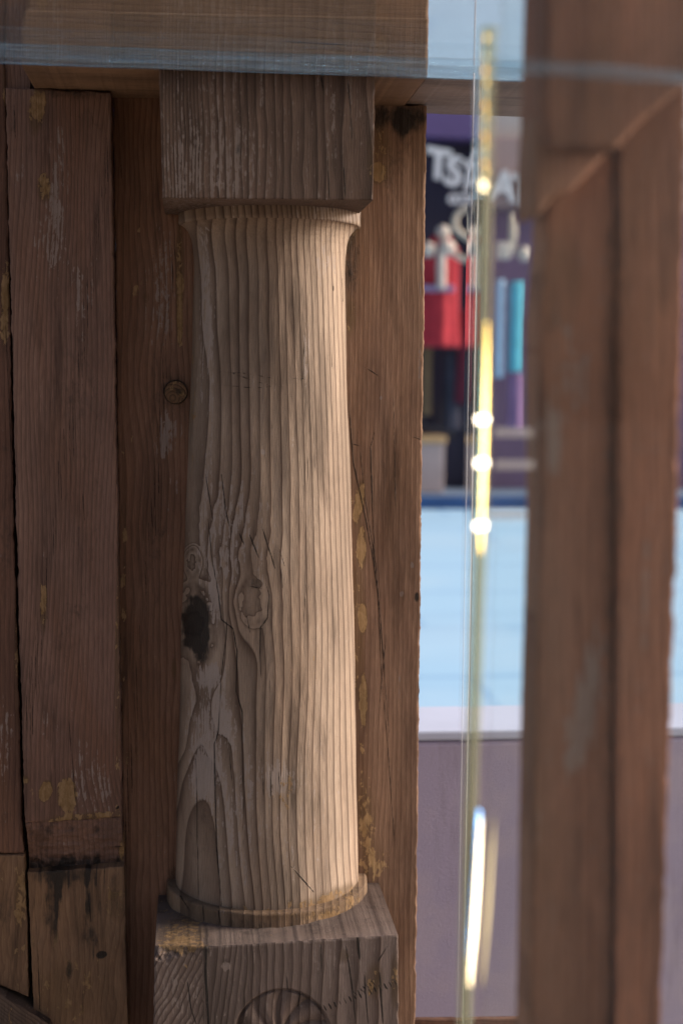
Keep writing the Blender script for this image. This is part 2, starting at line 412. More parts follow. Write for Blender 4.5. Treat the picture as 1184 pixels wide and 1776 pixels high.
# ---- grain of the turned shaft, traced ring by ring
RINGS = {
 345: [(-0.6, 322), (0, 352), (1, 377), (2, 400), (3, 418), (4, 435), (5, 452), (6, 468), (7, 484), (8, 497), (9, 510), (10, 522), (11, 534)],
 395: [(-0.6, 322), (0, 340), (1, 366), (2, 390), (3, 409), (4, 427), (5, 445), (6, 462), (7, 479), (8, 492), (9, 505), (10, 516), (11, 528)],
 459: [(-0.6, 331), (0, 346), (1, 373), (2, 396), (3, 413), (4, 431), (5, 448), (6, 465), (7, 482), (8, 494), (9, 507), (10, 517), (11, 530)],
 560: [(-0.6, 331), (0, 350), (1, 376), (2, 399), (3, 415), (4, 432), (5, 449), (6, 466), (7, 485), (8, 497), (9, 511), (10, 521), (11, 534)],
 660: [(-0.6, 331), (0, 362), (1, 383), (2, 402), (3, 416), (4, 433), (5, 451), (6, 468), (7, 488), (8, 499), (9, 514), (10, 524), (11, 537)],
 760: [(-0.6, 326), (0, 358), (1, 383), (2, 403), (3, 418), (4, 435), (5, 452), (6, 469), (7, 489), (8, 502), (9, 516), (10, 527), (11, 540)],
 820: [(-0.6, 324), (0, 352), (1, 381), (2, 402), (3, 419), (4, 436), (5, 453), (6, 470), (7, 490), (8, 504), (9, 518), (10, 529), (11, 542)],
 880: [(-0.6, 322), (0, 347), (1, 372), (2, 395), (3, 411), (4, 430), (5, 449), (6, 470), (7, 490), (8, 503), (9, 519), (10, 530), (11, 544)],
 925: [(-0.4, 325), (0, 346), (1, 363), (2, 389), (3, 401), (4, 422), (5, 445), (6, 468), (7, 490), (8, 503), (9, 520), (10, 531), (11, 545)],
 965: [(0, 347), (1, 360), (2, 377), (3, 398), (4, 413), (5, 432), (6, 462), (7, 487), (8, 503), (9, 520), (10, 532), (11, 546)],
 995: [(0.4, 352), (1, 364), (2, 385), (3, 402), (4, 418), (5, 440), (6, 463), (7, 486), (8, 503), (9, 520), (10, 533), (11, 547)],
 1045: [(1, 374), (2, 386), (3, 397), (4, 404), (6, 472), (7, 490), (8, 505), (9, 521), (10, 534), (11, 548)],
 1090: [(1, 376), (2, 390), (3, 403), (4, 413), (5, 455), (6, 471), (7, 490), (8, 506), (9, 522), (10, 535), (11, 549)],
 1150: [(2, 372), (3, 390), (4, 410), (5, 446), (6, 461), (7, 477), (8, 493), (9, 508), (10, 522), (11, 535), (12, 548)],
 1217: [(3, 345), (3.6, 318), (3.4, 376), (4, 413), (5, 444), (6, 460), (7, 476), (8, 492), (9, 507), (10, 521), (11, 534)],
 1255: [(3, 369), (2.6, 345), (3, 330), (3.6, 312), (4, 418), (5, 444)],
 1297: [(2, 351), (2.6, 368), (3, 400), (3.1, 322), (3.7, 308), (4, 421), (5, 444), (6, 459), (7, 474), (8, 489), (9, 503), (10, 517), (11, 530)],
 1325: [(1.7, 350), (2, 369), (2, 330), (2.9, 312), (3, 403), (4, 422)],
 1360: [(1.4, 350), (2, 381), (2, 317), (3, 406), (4, 423), (5, 444), (6, 459), (7, 473), (8, 487), (9, 501), (10, 515), (11, 529)],
 1391: [(1, 353), (2, 387), (1.8, 317), (3, 408), (4, 425)],
 1435: [(0.7, 350), (1, 371), (1, 326), (1.6, 312), (2, 391), (3, 411), (4, 428), (5, 446), (6, 460), (7, 473), (8, 486), (9, 501), (10, 515), (11, 530)],
 1500: [(0.5, 350), (1, 377), (1, 322), (2, 396), (3, 416), (4, 433), (5, 450), (6, 464), (7, 477), (8, 490), (9, 504), (10, 518), (11, 532)],
 1560: [(0.6, 345), (1, 381), (2, 401), (3, 423), (4, 440), (5, 455), (6, 470), (7, 482), (8, 495), (9, 508), (10, 521), (11, 535)],
 1620: [(0.6, 345), (1, 384), (2, 404), (3, 426), (4, 443), (5, 458), (6, 473), (7, 485), (8, 497), (9, 510), (10, 523), (11, 537)],
}
def edge_r(y): return np.interp(y, [345, 395, 430, 600, 900, 1200, 1500, 1620], [600, 592, 592, 597, 607, 618, 629, 640])
pts = []
for y, L in RINGS.items():
    if y >= 1150: L = [(k - 1, x) for k, x in L]
    for k, x in L: pts.append((x, y, k))
    k0, x0 = max(L)
    e = float(edge_r(y))
    kk = k0
    xx = x0 if k0 >= 10 else None
    if xx is not None:
        for q in range(kk + 1, 19):
            pts.append((e - (e - xx) * ((18.5 - q) / (18.5 - kk)) ** 1.2, y, q))
pts = np.array(pts, float)
YS = 0.30
def _phi(r2): return 0.5 * r2 * np.log(r2 + 1e-6)
cx_, cy_ = pts[:, 0] / 50.0, pts[:, 1] * YS / 50.0
Kmat = _phi((cx_[:, None] - cx_) ** 2 + (cy_[:, None] - cy_) ** 2) + np.eye(len(pts)) * 0.006
Pm = np.stack([np.ones(len(pts)), cx_, cy_], 1)
Amat = np.block([[Kmat, Pm], [Pm.T, np.zeros((3, 3))]])
coef = np.linalg.solve(Amat, np.concatenate([pts[:, 2], np.zeros(3)]))
def ring_col(x, y):
    sh = x.shape
    X = (x.ravel() / 50.0); Y = (y.ravel() * YS / 50.0)
    out = coef[-3] + coef[-2] * X + coef[-1] * Y
    for i in range(len(pts)):
        out += coef[i] * _phi((X - cx_[i]) ** 2 + (Y - cy_[i]) ** 2)
    return out.reshape(sh)

def f_shaft(x, y):
    r = ring_col(x, y)
    # knots
    dx, dy = x - 440, y - 1044
    rk = np.sqrt((dx / 31.0) ** 2 + (dy / 50.0) ** 2)
    w = 1 - sst(0.75, 1.08, rk)
    kn = 4.3 + 1.15 * np.sqrt(((x - 436) / 31.0) ** 2 + ((y - 1032) / 50.0) ** 2) + .25 * fbm(x / 14., y / 14., 5)
    r = r * (1 - w) + kn * w
    rk1 = np.sqrt(((x - 338) / 34.0) ** 2 + ((y - 1085) / 66.0) ** 2)
    w1 = 1 - sst(0.9, 1.5, rk1)
    r = r * (1 - w1) + (0.3 + 1.7 * rk1 + .3 * fbm(x / 12., y / 16., 8)) * w1
    rk3 = np.sqrt(((x - 334) / 14.0) ** 2 + ((y - 975) / 24.0) ** 2)
    w3 = 1 - sst(0.8, 1.5, rk3)
    r = r * (1 - w3) + (1.9 * rk3 + .5 * fbm(x / 9., y / 12., 18)) * w3
    r = r + 0.05 * fbm(x / 40., y / 260., 3)
    r = r + 0.10 * fbm(x / 10., y / 22., 4) * blob(x, y, 385, 960, 90, 120)
    dark = 1.05 * blob(x + 5 * fbm(x / 12., y / 12., 15), y + 8 * fbm(x / 14., y / 14., 16), 341, 1082, 23, 48, 8, .5) * 1.25 + .75 * blob(x, y, 350, 1125, 14, 24, 0, .6)
    dark += .34 * blob(x, y, 348, 1452, 23, 62, 2, .30) + .30 * blob(x, y, 440, 1012, 17, 10, 0, .6)
    dark += .30 * blob(x, y, 440, 1046, 27, 42, 0, .5)
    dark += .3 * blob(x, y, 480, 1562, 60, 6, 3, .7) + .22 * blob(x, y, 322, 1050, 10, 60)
    dark += .10 * blob(x, y, 465, 395, 130, 16, 0, .9)
    pale = .85 * blob(x, y, 362, 1240, 40, 55, 0, .8) + .95 * blob(x, y, 352, 1340, 26, 46, 0, .6)
    pale += .5 * blob(x, y, 375, 930, 60, 110, 0, .9) + .8 * blob(x, y, 358, 560, 18, 200, 0, .6)
    pale += .6 * blob(x, y, 395, 1400, 50, 160, 0, .9) + .9 * blob(x, y, 362, 1170, 26, 22, 0, .6)
    pale += .28 * blob(x, y, 520, 1400, 90, 160, 0, .9) + .3 * blob(x, y, 440, 900, 90, 160, 0, .9)
    pale += .75 * blob(x, y, 531, 620, 6, 55, 0, .7) + .6 * blob(x, y, 565, 450, 22, 40, 0, .9) + .08
    pale += 1.6 * blob(x, y, 456, 784, 4, 4, 0, .3) + .8 * blob(x, y, 485, 1350, 26, 26, 0, .9) + .9 * blob(x, y, 372, 1045, 10, 50, 0, .8)
    ochre = .45 * blob(x, y, 490, 1372, 45, 40, 0, .9) + .75 * blob(x, y, 590, 1555, 70, 16, -12, .8) + .4 * blob(x, y, 520, 1580, 130, 14, 0, .9)
    ochre += .45 * blob(x, y, 340, 1580, 50, 20, 0, .9) + .32 * blob(x, y, 545, 1150, 45, 60, 0, .9) + .35 * blob(x, y, 325, 1190, 10, 90)
    ochre += .5 * blob(x, y, 333, 620, 10, 200, 0, .6)
    cr_ = 20.0 * np.ones_like(x)
    for p_, w_ in (
        ([(384, 820), (392, 890), (402, 925)], 2.0), ([(356, 820), (370, 905)], 1.6), ([(361, 900), (368, 970), (379, 1030), (384, 1075), (404, 1090), (411, 1130), (410, 1200), (420, 1235), (421, 1340), (424, 1450)], 2.0),
        ([(383, 1180), (379, 1270), (372, 1290), (373, 1370), (376, 1470), (386, 1590)], 2.4), ([(395, 1060), (392, 1110), (383, 1180)], 1.4),
        ([(461, 1010), (467, 1032), (464, 1072), (452, 1088), (451, 1130), (453, 1180)], 2.2), ([(430, 1016), (455, 1021)], 1.8),
        ([(427, 1065), (434, 1098)], 1.4), ([(415, 925), (424, 945)], 1.8), ([(432, 925), (449, 968)], 2.0), ([(455, 915), (478, 988)], 2.2), ([(484, 950), (494, 982)], 1.8),
        ([(340, 1310), (342, 1420), (345, 1590)], 1.4), ([(487, 980), (490, 1020)], 1.6), ([(532, 990), (526, 1090)], 1.2),
        ([(383, 645), (430, 648), (470, 655), (530, 657)], 0.5), ([(395, 645), (440, 660), (478, 671)], 0.5), ([(388, 668), (440, 673), (500, 668)], 0.5),
        ([(505, 1502), (545, 1548)], 2.2), ([(525, 655), (531, 560)], 1.0), ([(578, 495), (578, 505)], 2.0), ([(621, 1455), (622, 1470)], 3.0),
        ([(469, 1335), (470, 1385)], 2.6), ([(483, 1335), (486, 1375)], 2.0), ([(456, 1340), (457, 1380)], 1.8),
        ([(535, 700), (538, 760)], 1.0), ([(500, 1400), (501, 1470)], 1.2), ([(397, 1300), (405, 1380)], 1.0)):
        cr_ = np.minimum(cr_, polydist(x, y, p_, w_))
    for i in range(16):
        xx = 400 + 205 * (i * 0.618 % 1); yy = 430 + 1080 * (i * 0.381 % 1); ln = 30 + 70 * (i * .77 % 1)
        cr_ = np.minimum(cr_, polydist(x, y, [(xx, yy), (xx + 1.0 + 4 * (yy - 400) / 1100 * (i % 3 - .6), yy + ln)], 0.35))
    late = (1 - sst(380, 470, x)) * sst(780, 900, y) + .6 * (1 - sst(395, 500, x)) * (1 - sst(780, 900, y)) + .25 * (1 - sst(470, 560, x))
    return dict(ring=r, dark=dark, pale=pale, ochre=ochre, crack=cr_, late=.66 * np.clip(late, 0, 1) - .75 * sst(500, 570, x))

W_SHAFT = wood('silvered_pine_shaft', (.37, .285, .218), (.080, .048, .034), (.225, .150, .105), 3, bump=0.00042, sharp=3.4, pale_c=(.37, .305, .27), jag=.03, warm_amt=.30, grime=.42)
axis = on_y(466, 900, YW)
AX = float(axis[0])
def zpx(py): return float(on_y(466, py, YW)[2])
PXM = float(np.linalg.norm(on_y(467, 900, YW) - on_y(466, 900, YW)))
def lathe(name, prof, mat, parent, fieldf, nth=240, zsteps=None, wob=0.0, cap=True):
    """half-round turned piece against the board; prof = (photo row at the board, half width in photo pixels)"""
    prof = np.array(prof, float)
    ys = zsteps if zsteps is not None else prof[:, 0]
    rr = np.interp(ys, prof[:, 0], prof[:, 1]) * PXM
    zz = np.array([zpx(v) for v in ys])
    th = np.linspace(-math.pi / 2 - .05, math.pi / 2 + .05, nth)
    R = rr[:, None] * np.ones((1, nth))
    if wob: R = R + wob * fbm(th[None, :] * 6.0, zz[:, None] * 14.0, 21)
    lean = 0.0
    X = AX + R * np.sin(th); Y = YW - R * np.cos(th); Z = zz[:, None] * np.ones((1, nth))
    P = np.stack([X, Y, Z], -1)
    px, py = proj(P)
    A = fill(fieldf(px, py), px.shape)
    V = P.reshape(-1, 3); F = grid_faces(len(ys), nth)
    at = {k: v.ravel() for k, v in A.items()}
    me = mesh_np(name, V, F, at, smooth=True)
    return link(name, me, mat, parent)

prof = [(352, 130), (393, 130), (394, 149.5), (396, 146), (400, 142), (405, 138), (411, 135), (418, 132.6), (428, 130.6), (445, 129), (470, 128.5), (600, 131),
        (750, 137), (900, 143.5), (1050, 148.5), (1200, 153), (1350, 157.5), (1500, 161.5), (1540, 162.5)]
ys = np.concatenate([[394], np.arange(394.5, 440, 1.0), np.arange(440, 1540, 1.7)])
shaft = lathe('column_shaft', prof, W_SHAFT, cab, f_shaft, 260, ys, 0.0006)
def f_neck(x, y):
    r = ring_col(x + (y - 385) * -.1, np.full_like(y, 400.0))
    return dict(ring=r * 1.5, late=.5, pale=.35 + .5 * blob(x, y, 590, 370, 50, 20), dark=.12 * blob(x, y, 340, 375, 50, 20, 0, .8), ochre=.25 * blob(x, y, 600, 380, 30, 20),
                crack=np.minimum(polydist(x, y, [(404, 352), (405, 380)], 2.0), polydist(x, y, [(575, 352), (577, 372)], 2.0)))
neck = lathe('neck_ring', [(353, 120), (353.5, 153), (391, 154), (393.5, 152.5), (394.5, 148), (395, 120)], W_SHAFT, shaft, f_neck, 240,
             np.array([353, 353.5, 354, 360, 366, 372, 378, 384, 389, 391, 392.5, 393.5, 394.5, 395]), 0.0004)
def f_basering(x, y):
    r = ring_col(x, np.full_like(y, 1560.0))
    cr_ = 20.0 * np.ones_like(x)
    for p_, w_ in (([(352, 1570), (354, 1600)], 2.2), ([(379, 1575), (384, 1615)], 2.2), ([(300, 1535), (330, 1580)], 1.3), ([(527, 1595), (528, 1612)], 2.0), ([(450, 1590), (452, 1612)], 1.2)):
        cr_ = np.minimum(cr_, polydist(x, y, p_, w_))
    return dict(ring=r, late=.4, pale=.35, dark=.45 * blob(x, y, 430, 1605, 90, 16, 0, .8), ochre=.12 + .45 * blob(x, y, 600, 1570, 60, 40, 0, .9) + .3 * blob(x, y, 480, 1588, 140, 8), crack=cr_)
W_RING = wood('worn_base_ring', (.27, .19, .13), (.085, .052, .035), (.21, .135, .08), 5, bump=0.0009)
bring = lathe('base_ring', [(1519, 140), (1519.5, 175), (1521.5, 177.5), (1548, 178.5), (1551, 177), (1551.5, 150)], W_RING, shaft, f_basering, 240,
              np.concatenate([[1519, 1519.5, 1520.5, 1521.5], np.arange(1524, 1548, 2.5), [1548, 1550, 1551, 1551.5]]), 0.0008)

# ---- capital block
def f_block(x, y):
    T = np.array([280, 345, 353, 364, 378, 390, 405, 418, 430, 445, 460, 477, 490, 503, 525, 548, 562, 592, 640, 680], float)
    xs = x - (y - 240) * 0.012 + 2.5 * fbm(x / 60., y / 120., 31)
    r = np.interp(xs, T, np.concatenate([[-11], np.arange(0, 19)])) + .15 * fbm(x / 40., y / 150., 33)
    cr_ = 20.0 * np.ones_like(x)
    for p_, w_ in (([(602, 130), (608, 190), (611, 250)], 2.0), ([(596, 290), (599, 346)], 1.8), ([(568, 270), (571, 345)], 1.5), ([(556, 130), (562, 160)], 1.4)):
        cr_ = np.minimum(cr_, polydist(x, y, p_, w_))
    return dict(ring=r, pale=.45 + .35 * blob(x, y, 310, 300, 60, 60, 0, .9) + .25 * blob(x, y, 400, 240, 60, 120, 0, .9),
                dark=.55 * blob(x, y, 414, 255, 6, 14, 0, .8) + .35 * blob(x, y, 566, 315, 6, 8, 0, .8) + .2 * blob(x, y, 460, 270, 60, 12, 0, .9),
                ochre=.6 * blob(x, y, 643, 270, 9, 45, 0, .6) + .3 * blob(x, y, 300, 345, 40, 6), crack=cr_)
W_BLOCK = wood('grey_brown_block', (.19, .128, .098), (.060, .037, .028), (.155, .10, .074), 7, jag=.04, bump=0.0009, sharp=1.9)
YBK = 1.178
block = slab('capital_block', [(118, 276, 128, 650), (240, 279.5, 240, 649), (343, 282, 347, 646)], YBK, YW + .01, f_block, W_BLOCK, cab, 1.5, 0.6, 41, 1.0, .3)

# ---- plinth with the carved rosette
RCX, RCY, RR = 490.0, 1800.0, 82.0
def f_plinth(x, y):
    T = np.array([250, 357, 380, 392, 403, 412, 421, 430, 440, 452, 464, 477, 492, 508, 525, 543, 563, 590, 622, 660, 700], float)
    lean = (1 - sst(395, 440, x)) * (y - 1640) * 0.10 * sst(357, 372, x) + 0.03 * (y - 1640)
    xs = x - lean * -1 + 3 * fbm(x / 50., y / 80., 51)
    r = np.interp(xs, T, np.concatenate([[-7], np.arange(0, 20)]))
    left = 1 - sst(352, 358, x)
    r = r * (1 - left) + left * ((x * .9 + (y - 1640) * .45) / 10.0 + .35 * fbm(x / 40., y / 40., 52))
    dx, dy = x - RCX, y - RCY
    rr = np.hypot(dx, dy); th = np.arctan2(dx, -dy)
    inside = 1 - sst(RR - 3, RR, rr)
    ph = (th / (2 * math.pi) * 10 + 0.8 * (1 - rr / RR)) % 1.0
    pet = np.clip(np.sin(math.pi * ph), 0, 1) ** 0.7
    bowl = np.clip(1 - (rr / RR) ** 4, 0, 1)
    h = inside * (-0.0048 + 0.0043 * pet * np.clip(rr / 18.0, 0, 1) * (1 - .25 * bowl))
    h -= 0.0035 * (1 - sst(0, 4.0, np.abs(rr - RR)))
    h += inside * 0.002 * (1 - sst(10, 14, rr))
    # broken upper left corner and worn top edge
    ytop = 1648 - (x - 268) * .0625
    h -= 0.010 * (1 - sst(266, 362, x)) * (1 - sst(ytop - 2, ytop + 20 + 8 * fbm(x / 12., y / 9., 55), y))
    cr_ = 20.0 * np.ones_like(x)
    for p_, w_ in (([(358, 1630), (357, 1690), (362, 1776), (364, 1830)], 4.2), ([(619, 1618), (624, 1665)], 4.5), ([(497, 1690), (499, 1719)], 1.8), ([(556, 1635), (558, 1690)], 1.8),
                   ([(600, 1640), (612, 1720), (617, 1776)], 2.2), ([(632, 1690), (638, 1776)], 2.2), ([(658, 1686), (664, 1776)], 3.0), ([(325, 1700), (332, 1750), (342, 1780)], 2.0),
                   ([(655, 1668), (672, 1640)], 1.4), ([(520, 1722), (517, 1750)], 2.2)):
        cr_ = np.minimum(cr_, polydist(x, y, p_, w_))
    for i in range(15):      # row of short saw marks
        t = i / 14.0; xx = 563 + 122 * t; yy = 1748 - 44 * t
        cr_ = np.minimum(cr_, polydist(x, y, [(xx - 2, yy - 5), (xx + 3, yy + 5)], 2.6 if (i % 5) < 3 else 1.5))
    for i in range(7):
        cr_ = np.minimum(cr_, polydist(x, y, [(614 + i * 5, 1720 - 3.2 * i), (619 + i * 5, 1726 - 3.2 * i)], 1.3))
    pale = .35 + .4 * blob(x, y, 300, 1720, 40, 50, 0, .9) + 1.2 * blob(x, y, 392, 1676, 8, 7, 0, .6) + .4 * blob(x, y, 590, 1660, 60, 25, 0, .9)
    ochre = .8 * blob(x, y, 315, 1642, 50, 13, -3, .7) + .5 * blob(x, y, 330, 1675, 36, 24, 0, .9) + .6 * blob(x, y, 597, 1658, 9, 14) + .5 * blob(x, y, 648, 1700, 16, 30) + .6 * blob(x, y, 684, 1700, 7, 50) + .3 * blob(x, y, 470, 1640, 60, 8)
    dark = .5 * blob(x, y, 390, 1668, 10, 8, 0, .8) + .5 * blob(x, y, 357, 1650, 7, 16) + inside * .28 * (1 - pet) + .3 * blob(x, y, 592, 1760, 24, 30, 0, .5) + .3 * blob(x, y, 440, 1640, 40, 10)
    return dict(ring=r + inside * 0.0, pale=pale, ochre=ochre, dark=dark, crack=cr_, h=h)
W_PLINTH = wood('violet_grey_plinth', (.225, .172, .150), (.070, .046, .038), (.17, .125, .105), 9, jag=.04, warm_amt=.15, bump=0.0009, sharp=1.9)
YPK = 1.172
plinth = slab('carved_plinth', [(1648, 268, 1622, 690), (1740, 267, 1735, 691), (1920, 266, 1925, 690)], YPK, YW + .01, f_plinth, W_PLINTH, cab, 1.3, 0.9, 43, 2.0, .3)

# ---- board behind the column
def f_board(x, y):
    k = np.where(x < 465, 1.0, 0.0)
    warp = 9 * fbm(x / 70., y / 260., 61) + 12 * np.exp(-((y - 680) / 110.) ** 2) * np.exp(-((x - 250) / 40.) ** 2)
    rl = (x + (y - 700) * -0.012 + warp) / 11.0
    rr_ = (x + (y - 700) * 0.012 + 5 * fbm(x / 60., y / 300., 63)) / 8.5
    r = np.where(x < 465, rl, rr_)
    cr_ = 20.0 * np.ones_like(x)
    for p_, w_ in (([(604, 690), (612, 800), (634, 900), (648, 975), (655, 1030), (660, 1130), (662, 1180)], 2.4), ([(620, 740), (632, 860), (652, 980), (664, 1130), (675, 1280)], 1.8),
                   ([(653, 736), (642, 775), (646, 890), (650, 965)], 2.2), ([(664, 1190), (672, 1290), (684, 1460)], 1.4), ([(632, 636), (658, 653)], 1.3), ([(612, 770), (623, 773)], 1.3),
                   ([(716, 757), (731, 763)], 1.6), ([(655, 1250), (670, 1100)], 1.0), ([(682, 690), (686, 900)], .9)):
        cr_ = np.minimum(cr_, polydist(x, y, p_, w_))
    for i in range(20):
        xx = 208 + 105 * (i * .618 % 1); yy = 250 + 1250 * (i * .381 % 1)
        cr_ = np.minimum(cr_, polydist(x, y, [(xx, yy), (xx + 3, yy + 60 + 90 * (i * .77 % 1))], .9))
    pale = .75 * blob(x, y, 285, 490, 34, 110, 0, .8) + .9 * blob(x, y, 292, 745, 20, 42, 10, .7) + .35 * blob(x, y, 290, 850, 30, 90, 0, .9) + .25 * blob(x, y, 285, 1350, 30, 200, 0, .9)
    pale += .12 * (x > 465) + .8 * blob(x, y, 729, 470, 5, 60) + .6 * blob(x, y, 726, 620, 5, 40) + .5 * blob(x, y, 692, 1190, 10, 25) + 1.2 * blob(x, y, 696, 1030, 4, 5) + 1.2 * blob(x, y, 714, 980, 4, 5) + 1.0 * blob(x, y, 660, 690, 3, 4) + .8 * blob(x, y, 685, 855, 3, 12)
    ochre = .95 * blob(x, y, 312, 470, 8, 90, 0, .6) + .75 * blob(x, y, 312, 570, 6, 40, 0, .5) + .3 * blob(x, y, 240, 560, 18, 330, 0, .9) + .55 * blob(x, y, 254, 515, 7, 12) + .5 * blob(x, y, 215, 1000, 8, 240, 0, .8) + .4 * blob(x, y, 235, 1310, 24, 20) + .7 * blob(x, y, 302, 1160, 5, 22)
    ochre += .75 * blob(x, y, 655, 300, 14, 16) + .5 * blob(x, y, 662, 250, 22, 60, 0, .8) + .65 * blob(x, y, 610, 410, 12, 40, 25, .8) + .6 * blob(x, y, 607, 545, 10, 36, 0, .8)
    ochre += 1.0 * blob(x, y, 624, 870, 7, 34, 8, .6) + 1.0 * blob(x, y, 628, 945, 8, 32, 0, .6) + 1.25 * blob(x, y, 629, 1072, 7, 22, 0, .5) + 1.0 * blob(x, y, 630, 1215, 6, 38, 0, .5) + .48 * blob(x, y, 622, 1150, 15, 420, -2, .8) + .5 * blob(x, y, 650, 1500, 24, 40, 30, .9) + .4 * blob(x, y, 640, 1420, 30, 60, 0, .9)
    dark = .62 * blob(x, y, 700, 200, 50, 20, 0, .9) + .4 * blob(x, y, 694, 215, 16, 22) + .35 * blob(x, y, 612, 450, 16, 120, 3, .9) + .40 * blob(x, y, 700, 260, 26, 90, 10, .95) + .35 * blob(x, y, 655, 195, 16, 40) + .30 * blob(x, y, 608, 440, 14, 60, 0, .9) + .20 * blob(x, y, 650, 310, 40, 80)
    dark += .25 * blob(x, y, 240, 190, 50, 30, 0, .8) + .30 * blob(x, y, 275, 640, 30, 120, 0, .9) + .36 * blob(x, y, 270, 950, 34, 170, 0, .9) + .3 * blob(x, y, 300, 260, 20, 150) + .25 * blob(x, y, 306, 680, 26, 26) + .9 * blob(x, y, 722, 1036, 4, 9)
    dark += .7 * blob(x, y, 318, 1515, 26, 16, 0, .9)
    return dict(ring=r, pale=pale, ochre=ochre, dark=dark, crack=cr_, h=0.0008 * fbm(x / 40., y / 200., 64))
W_BOARD = wood('red_brown_board', (.255, .142, .092), (.10, .050, .031), (.19, .104, .070), 11, warm_amt=.4, warm=(.20, .085, .035), grime=.6, ring_gain=.75, bump=0.0005, sharp=2.0)
board = slab('back_board', [(166, 196, 174, 465), (600, 203, 600, 465), (1100, 208, 1100, 465), (1776, 222, 1776, 465), (1930, 225, 1930, 465)], YW, YW + .028, f_board, W_BOARD, cab, 1.7, 1.2, 45, 2.0)
W_BOARD2 = wood('lightened_beige_board', (.30, .185, .122), (.135, .075, .047), (.235, .142, .098), 12, warm_amt=.35, warm=(.22, .11, .05), grime=.55, ochre_c=(.36, .235, .11), ring_gain=.6, bump=0.0004, sharp=2.0)  # beiger half, also lightened in place of sunlight falling on it
slab('back_board', [(176, 466, 183, 740), (600, 466, 600, 734), (1100, 466, 1100, 728), (1776, 466, 1776, 720), (1930, 466, 1930, 718)], YW, YW + .028, f_board, W_BOARD2, cab, 1.7, 1.2, 46, 2.0)
# round wooden plug in the board
W_PLUG = wood('plug_end_grain', (.20, .115, .065), (.07, .04, .028), (.14, .08, .05), 13, bump=0.0006)
pc = on_y(305, 680, YW)
nr_, nt_ = 14, 48
Vp = []; R_ = []
for i in range(nr_):
    q = i / (nr_ - 1)
    for k in range(nt_):
        a = 2 * math.pi * k / nt_
        rad_ = 20.5 * PXM * q
        Vp.append((pc[0] + rad_ * math.cos(a), YW - 0.0025 + (0.0012 if q > .93 else 0) + 0.0006 * math.sin(3 * a + 2) * q, pc[2] + rad_ * math.sin(a)))
base_n = len(Vp)
for k in range(nt_):
    a = 2 * math.pi * k / nt_; Vp.append((pc[0] + 20.5 * PXM * math.cos(a), YW + .004, pc[2] + 20.5 * PXM * math.sin(a)))
Fp = []
for i in range(nr_):
    for k in range(nt_):
        Fp.append((i * nt_ + k, (i + 1) * nt_ + k, (i + 1) * nt_ + (k + 1) % nt_, i * nt_ + (k + 1) % nt_))
Vp = np.array(Vp); px_, py_ = proj(Vp)
Ap = fill(dict(ring=np.hypot(px_ - 300, py_ - 690) / 6., ochre=.55, dark=.6 * blob(px_, py_, 310, 678, 9, 8, 0, .7) + .9 * sst(18.0, 20.0, np.hypot(px_ - 305, py_ - 680)), pale=.2), px_.shape)
plug = link('wood_plug', mesh_np('wood_plug', Vp, np.array(Fp), Ap, True), W_PLUG, board)

# ---- front batten on the left (two lengths with a chamfered end between)
def f_batten(x, y):
    r = (x + 0.02 * (y - 800) + 6 * fbm(x / 60., y / 320., 71)) / 8.0
    low = sst(1300, 1420, y)
    r = r + low * (-(y - 1300) * .02) * sst(90, 180, x)
    pale = .65 * blob(x, y, 100, 360, 16, 120, 0, .8) + .6 * blob(x, y, 35, 290, 14, 60, 0, .9) + .6 * blob(x, y, 80, 430, 26, 80, 0, .9) + .7 * blob(x, y, 140, 510, 24, 70, 0, .9) + .3 * blob(x, y, 120, 260, 40, 60) + .65 * blob(x, y, 165, 1370, 40, 60, 0, .9) + .3 * blob(x, y, 110, 1250, 60, 180, 0, .9)
    ochre = .85 * blob(x, y, 66, 195, 14, 44, 10, .7) + .9 * blob(x, y, 77, 325, 12, 26, 0, .6) + .3 * blob(x, y, 55, 180, 26, 30) + .9 * blob(x, y, 76, 1052, 7, 42, 0, .8) + .6 * blob(x, y, 66, 978, 4, 8)
    ochre += 1.2 * blob(x, y, 80, 1372, 10, 17, 15, .35) + 1.2 * blob(x, y, 118, 1378, 15, 28, 0, .5) + .9 * blob(x, y, 150, 1418, 60, 9, -6, .6) + .8 * blob(x, y, 45, 1352, 8, 8) + .55 * blob(x, y, 204, 1200, 5, 260, 0, .6) + .3 * blob(x, y, 85, 1390, 50, 40)
    dark = .55 * blob(x, y, 130, 158, 90, 14, 0, .8) + .35 * blob(x, y, 160, 220, 40, 50, 0, .9) + .35 * blob(x, y, 130, 680, 60, 150, 0, .95) + .30 * blob(x, y, 150, 960, 60, 120, 0, .95) + .25 * blob(x, y, 90, 1150, 40, 60) + .25 * blob(x, y, 130, 1090, 30, 50) + .3 * blob(x, y, 25, 190, 12, 60)
    cr_ = 20.0 * np.ones_like(x)
    for i in range(34):
        xx = 25 + 170 * (i * .618 % 1); yy = 180 + 1180 * (i * .381 % 1)
        cr_ = np.minimum(cr_, polydist(x, y, [(xx, yy), (xx + 2, yy + 60 + 120 * (i * .77 % 1))], .8))
    cr_ = np.minimum(cr_, polydist(x, y, [(144, 855), (147, 905)], 1.8)); cr_ = np.minimum(cr_, polydist(x, y, [(120, 1250), (128, 1350), (133, 1400)], 1.4))
    cr_ = np.minimum(cr_, polydist(x, y, [(202, 1404), (206, 1398)], 4.0))
    return dict(ring=r, pale=pale, ochre=ochre, dark=dark, crack=cr_, h=0.0009 * fbm(x / 50., y / 220., 72))
W_BAT = wood('dusty_brown_batten', (.205, .124, .095), (.085, .046, .034), (.16, .092, .070), 15, warm_amt=.5, warm=(.17, .08, .045), grime=.6, ring_gain=.7, bump=0.0005, sharp=2.0)
YB = 1.268
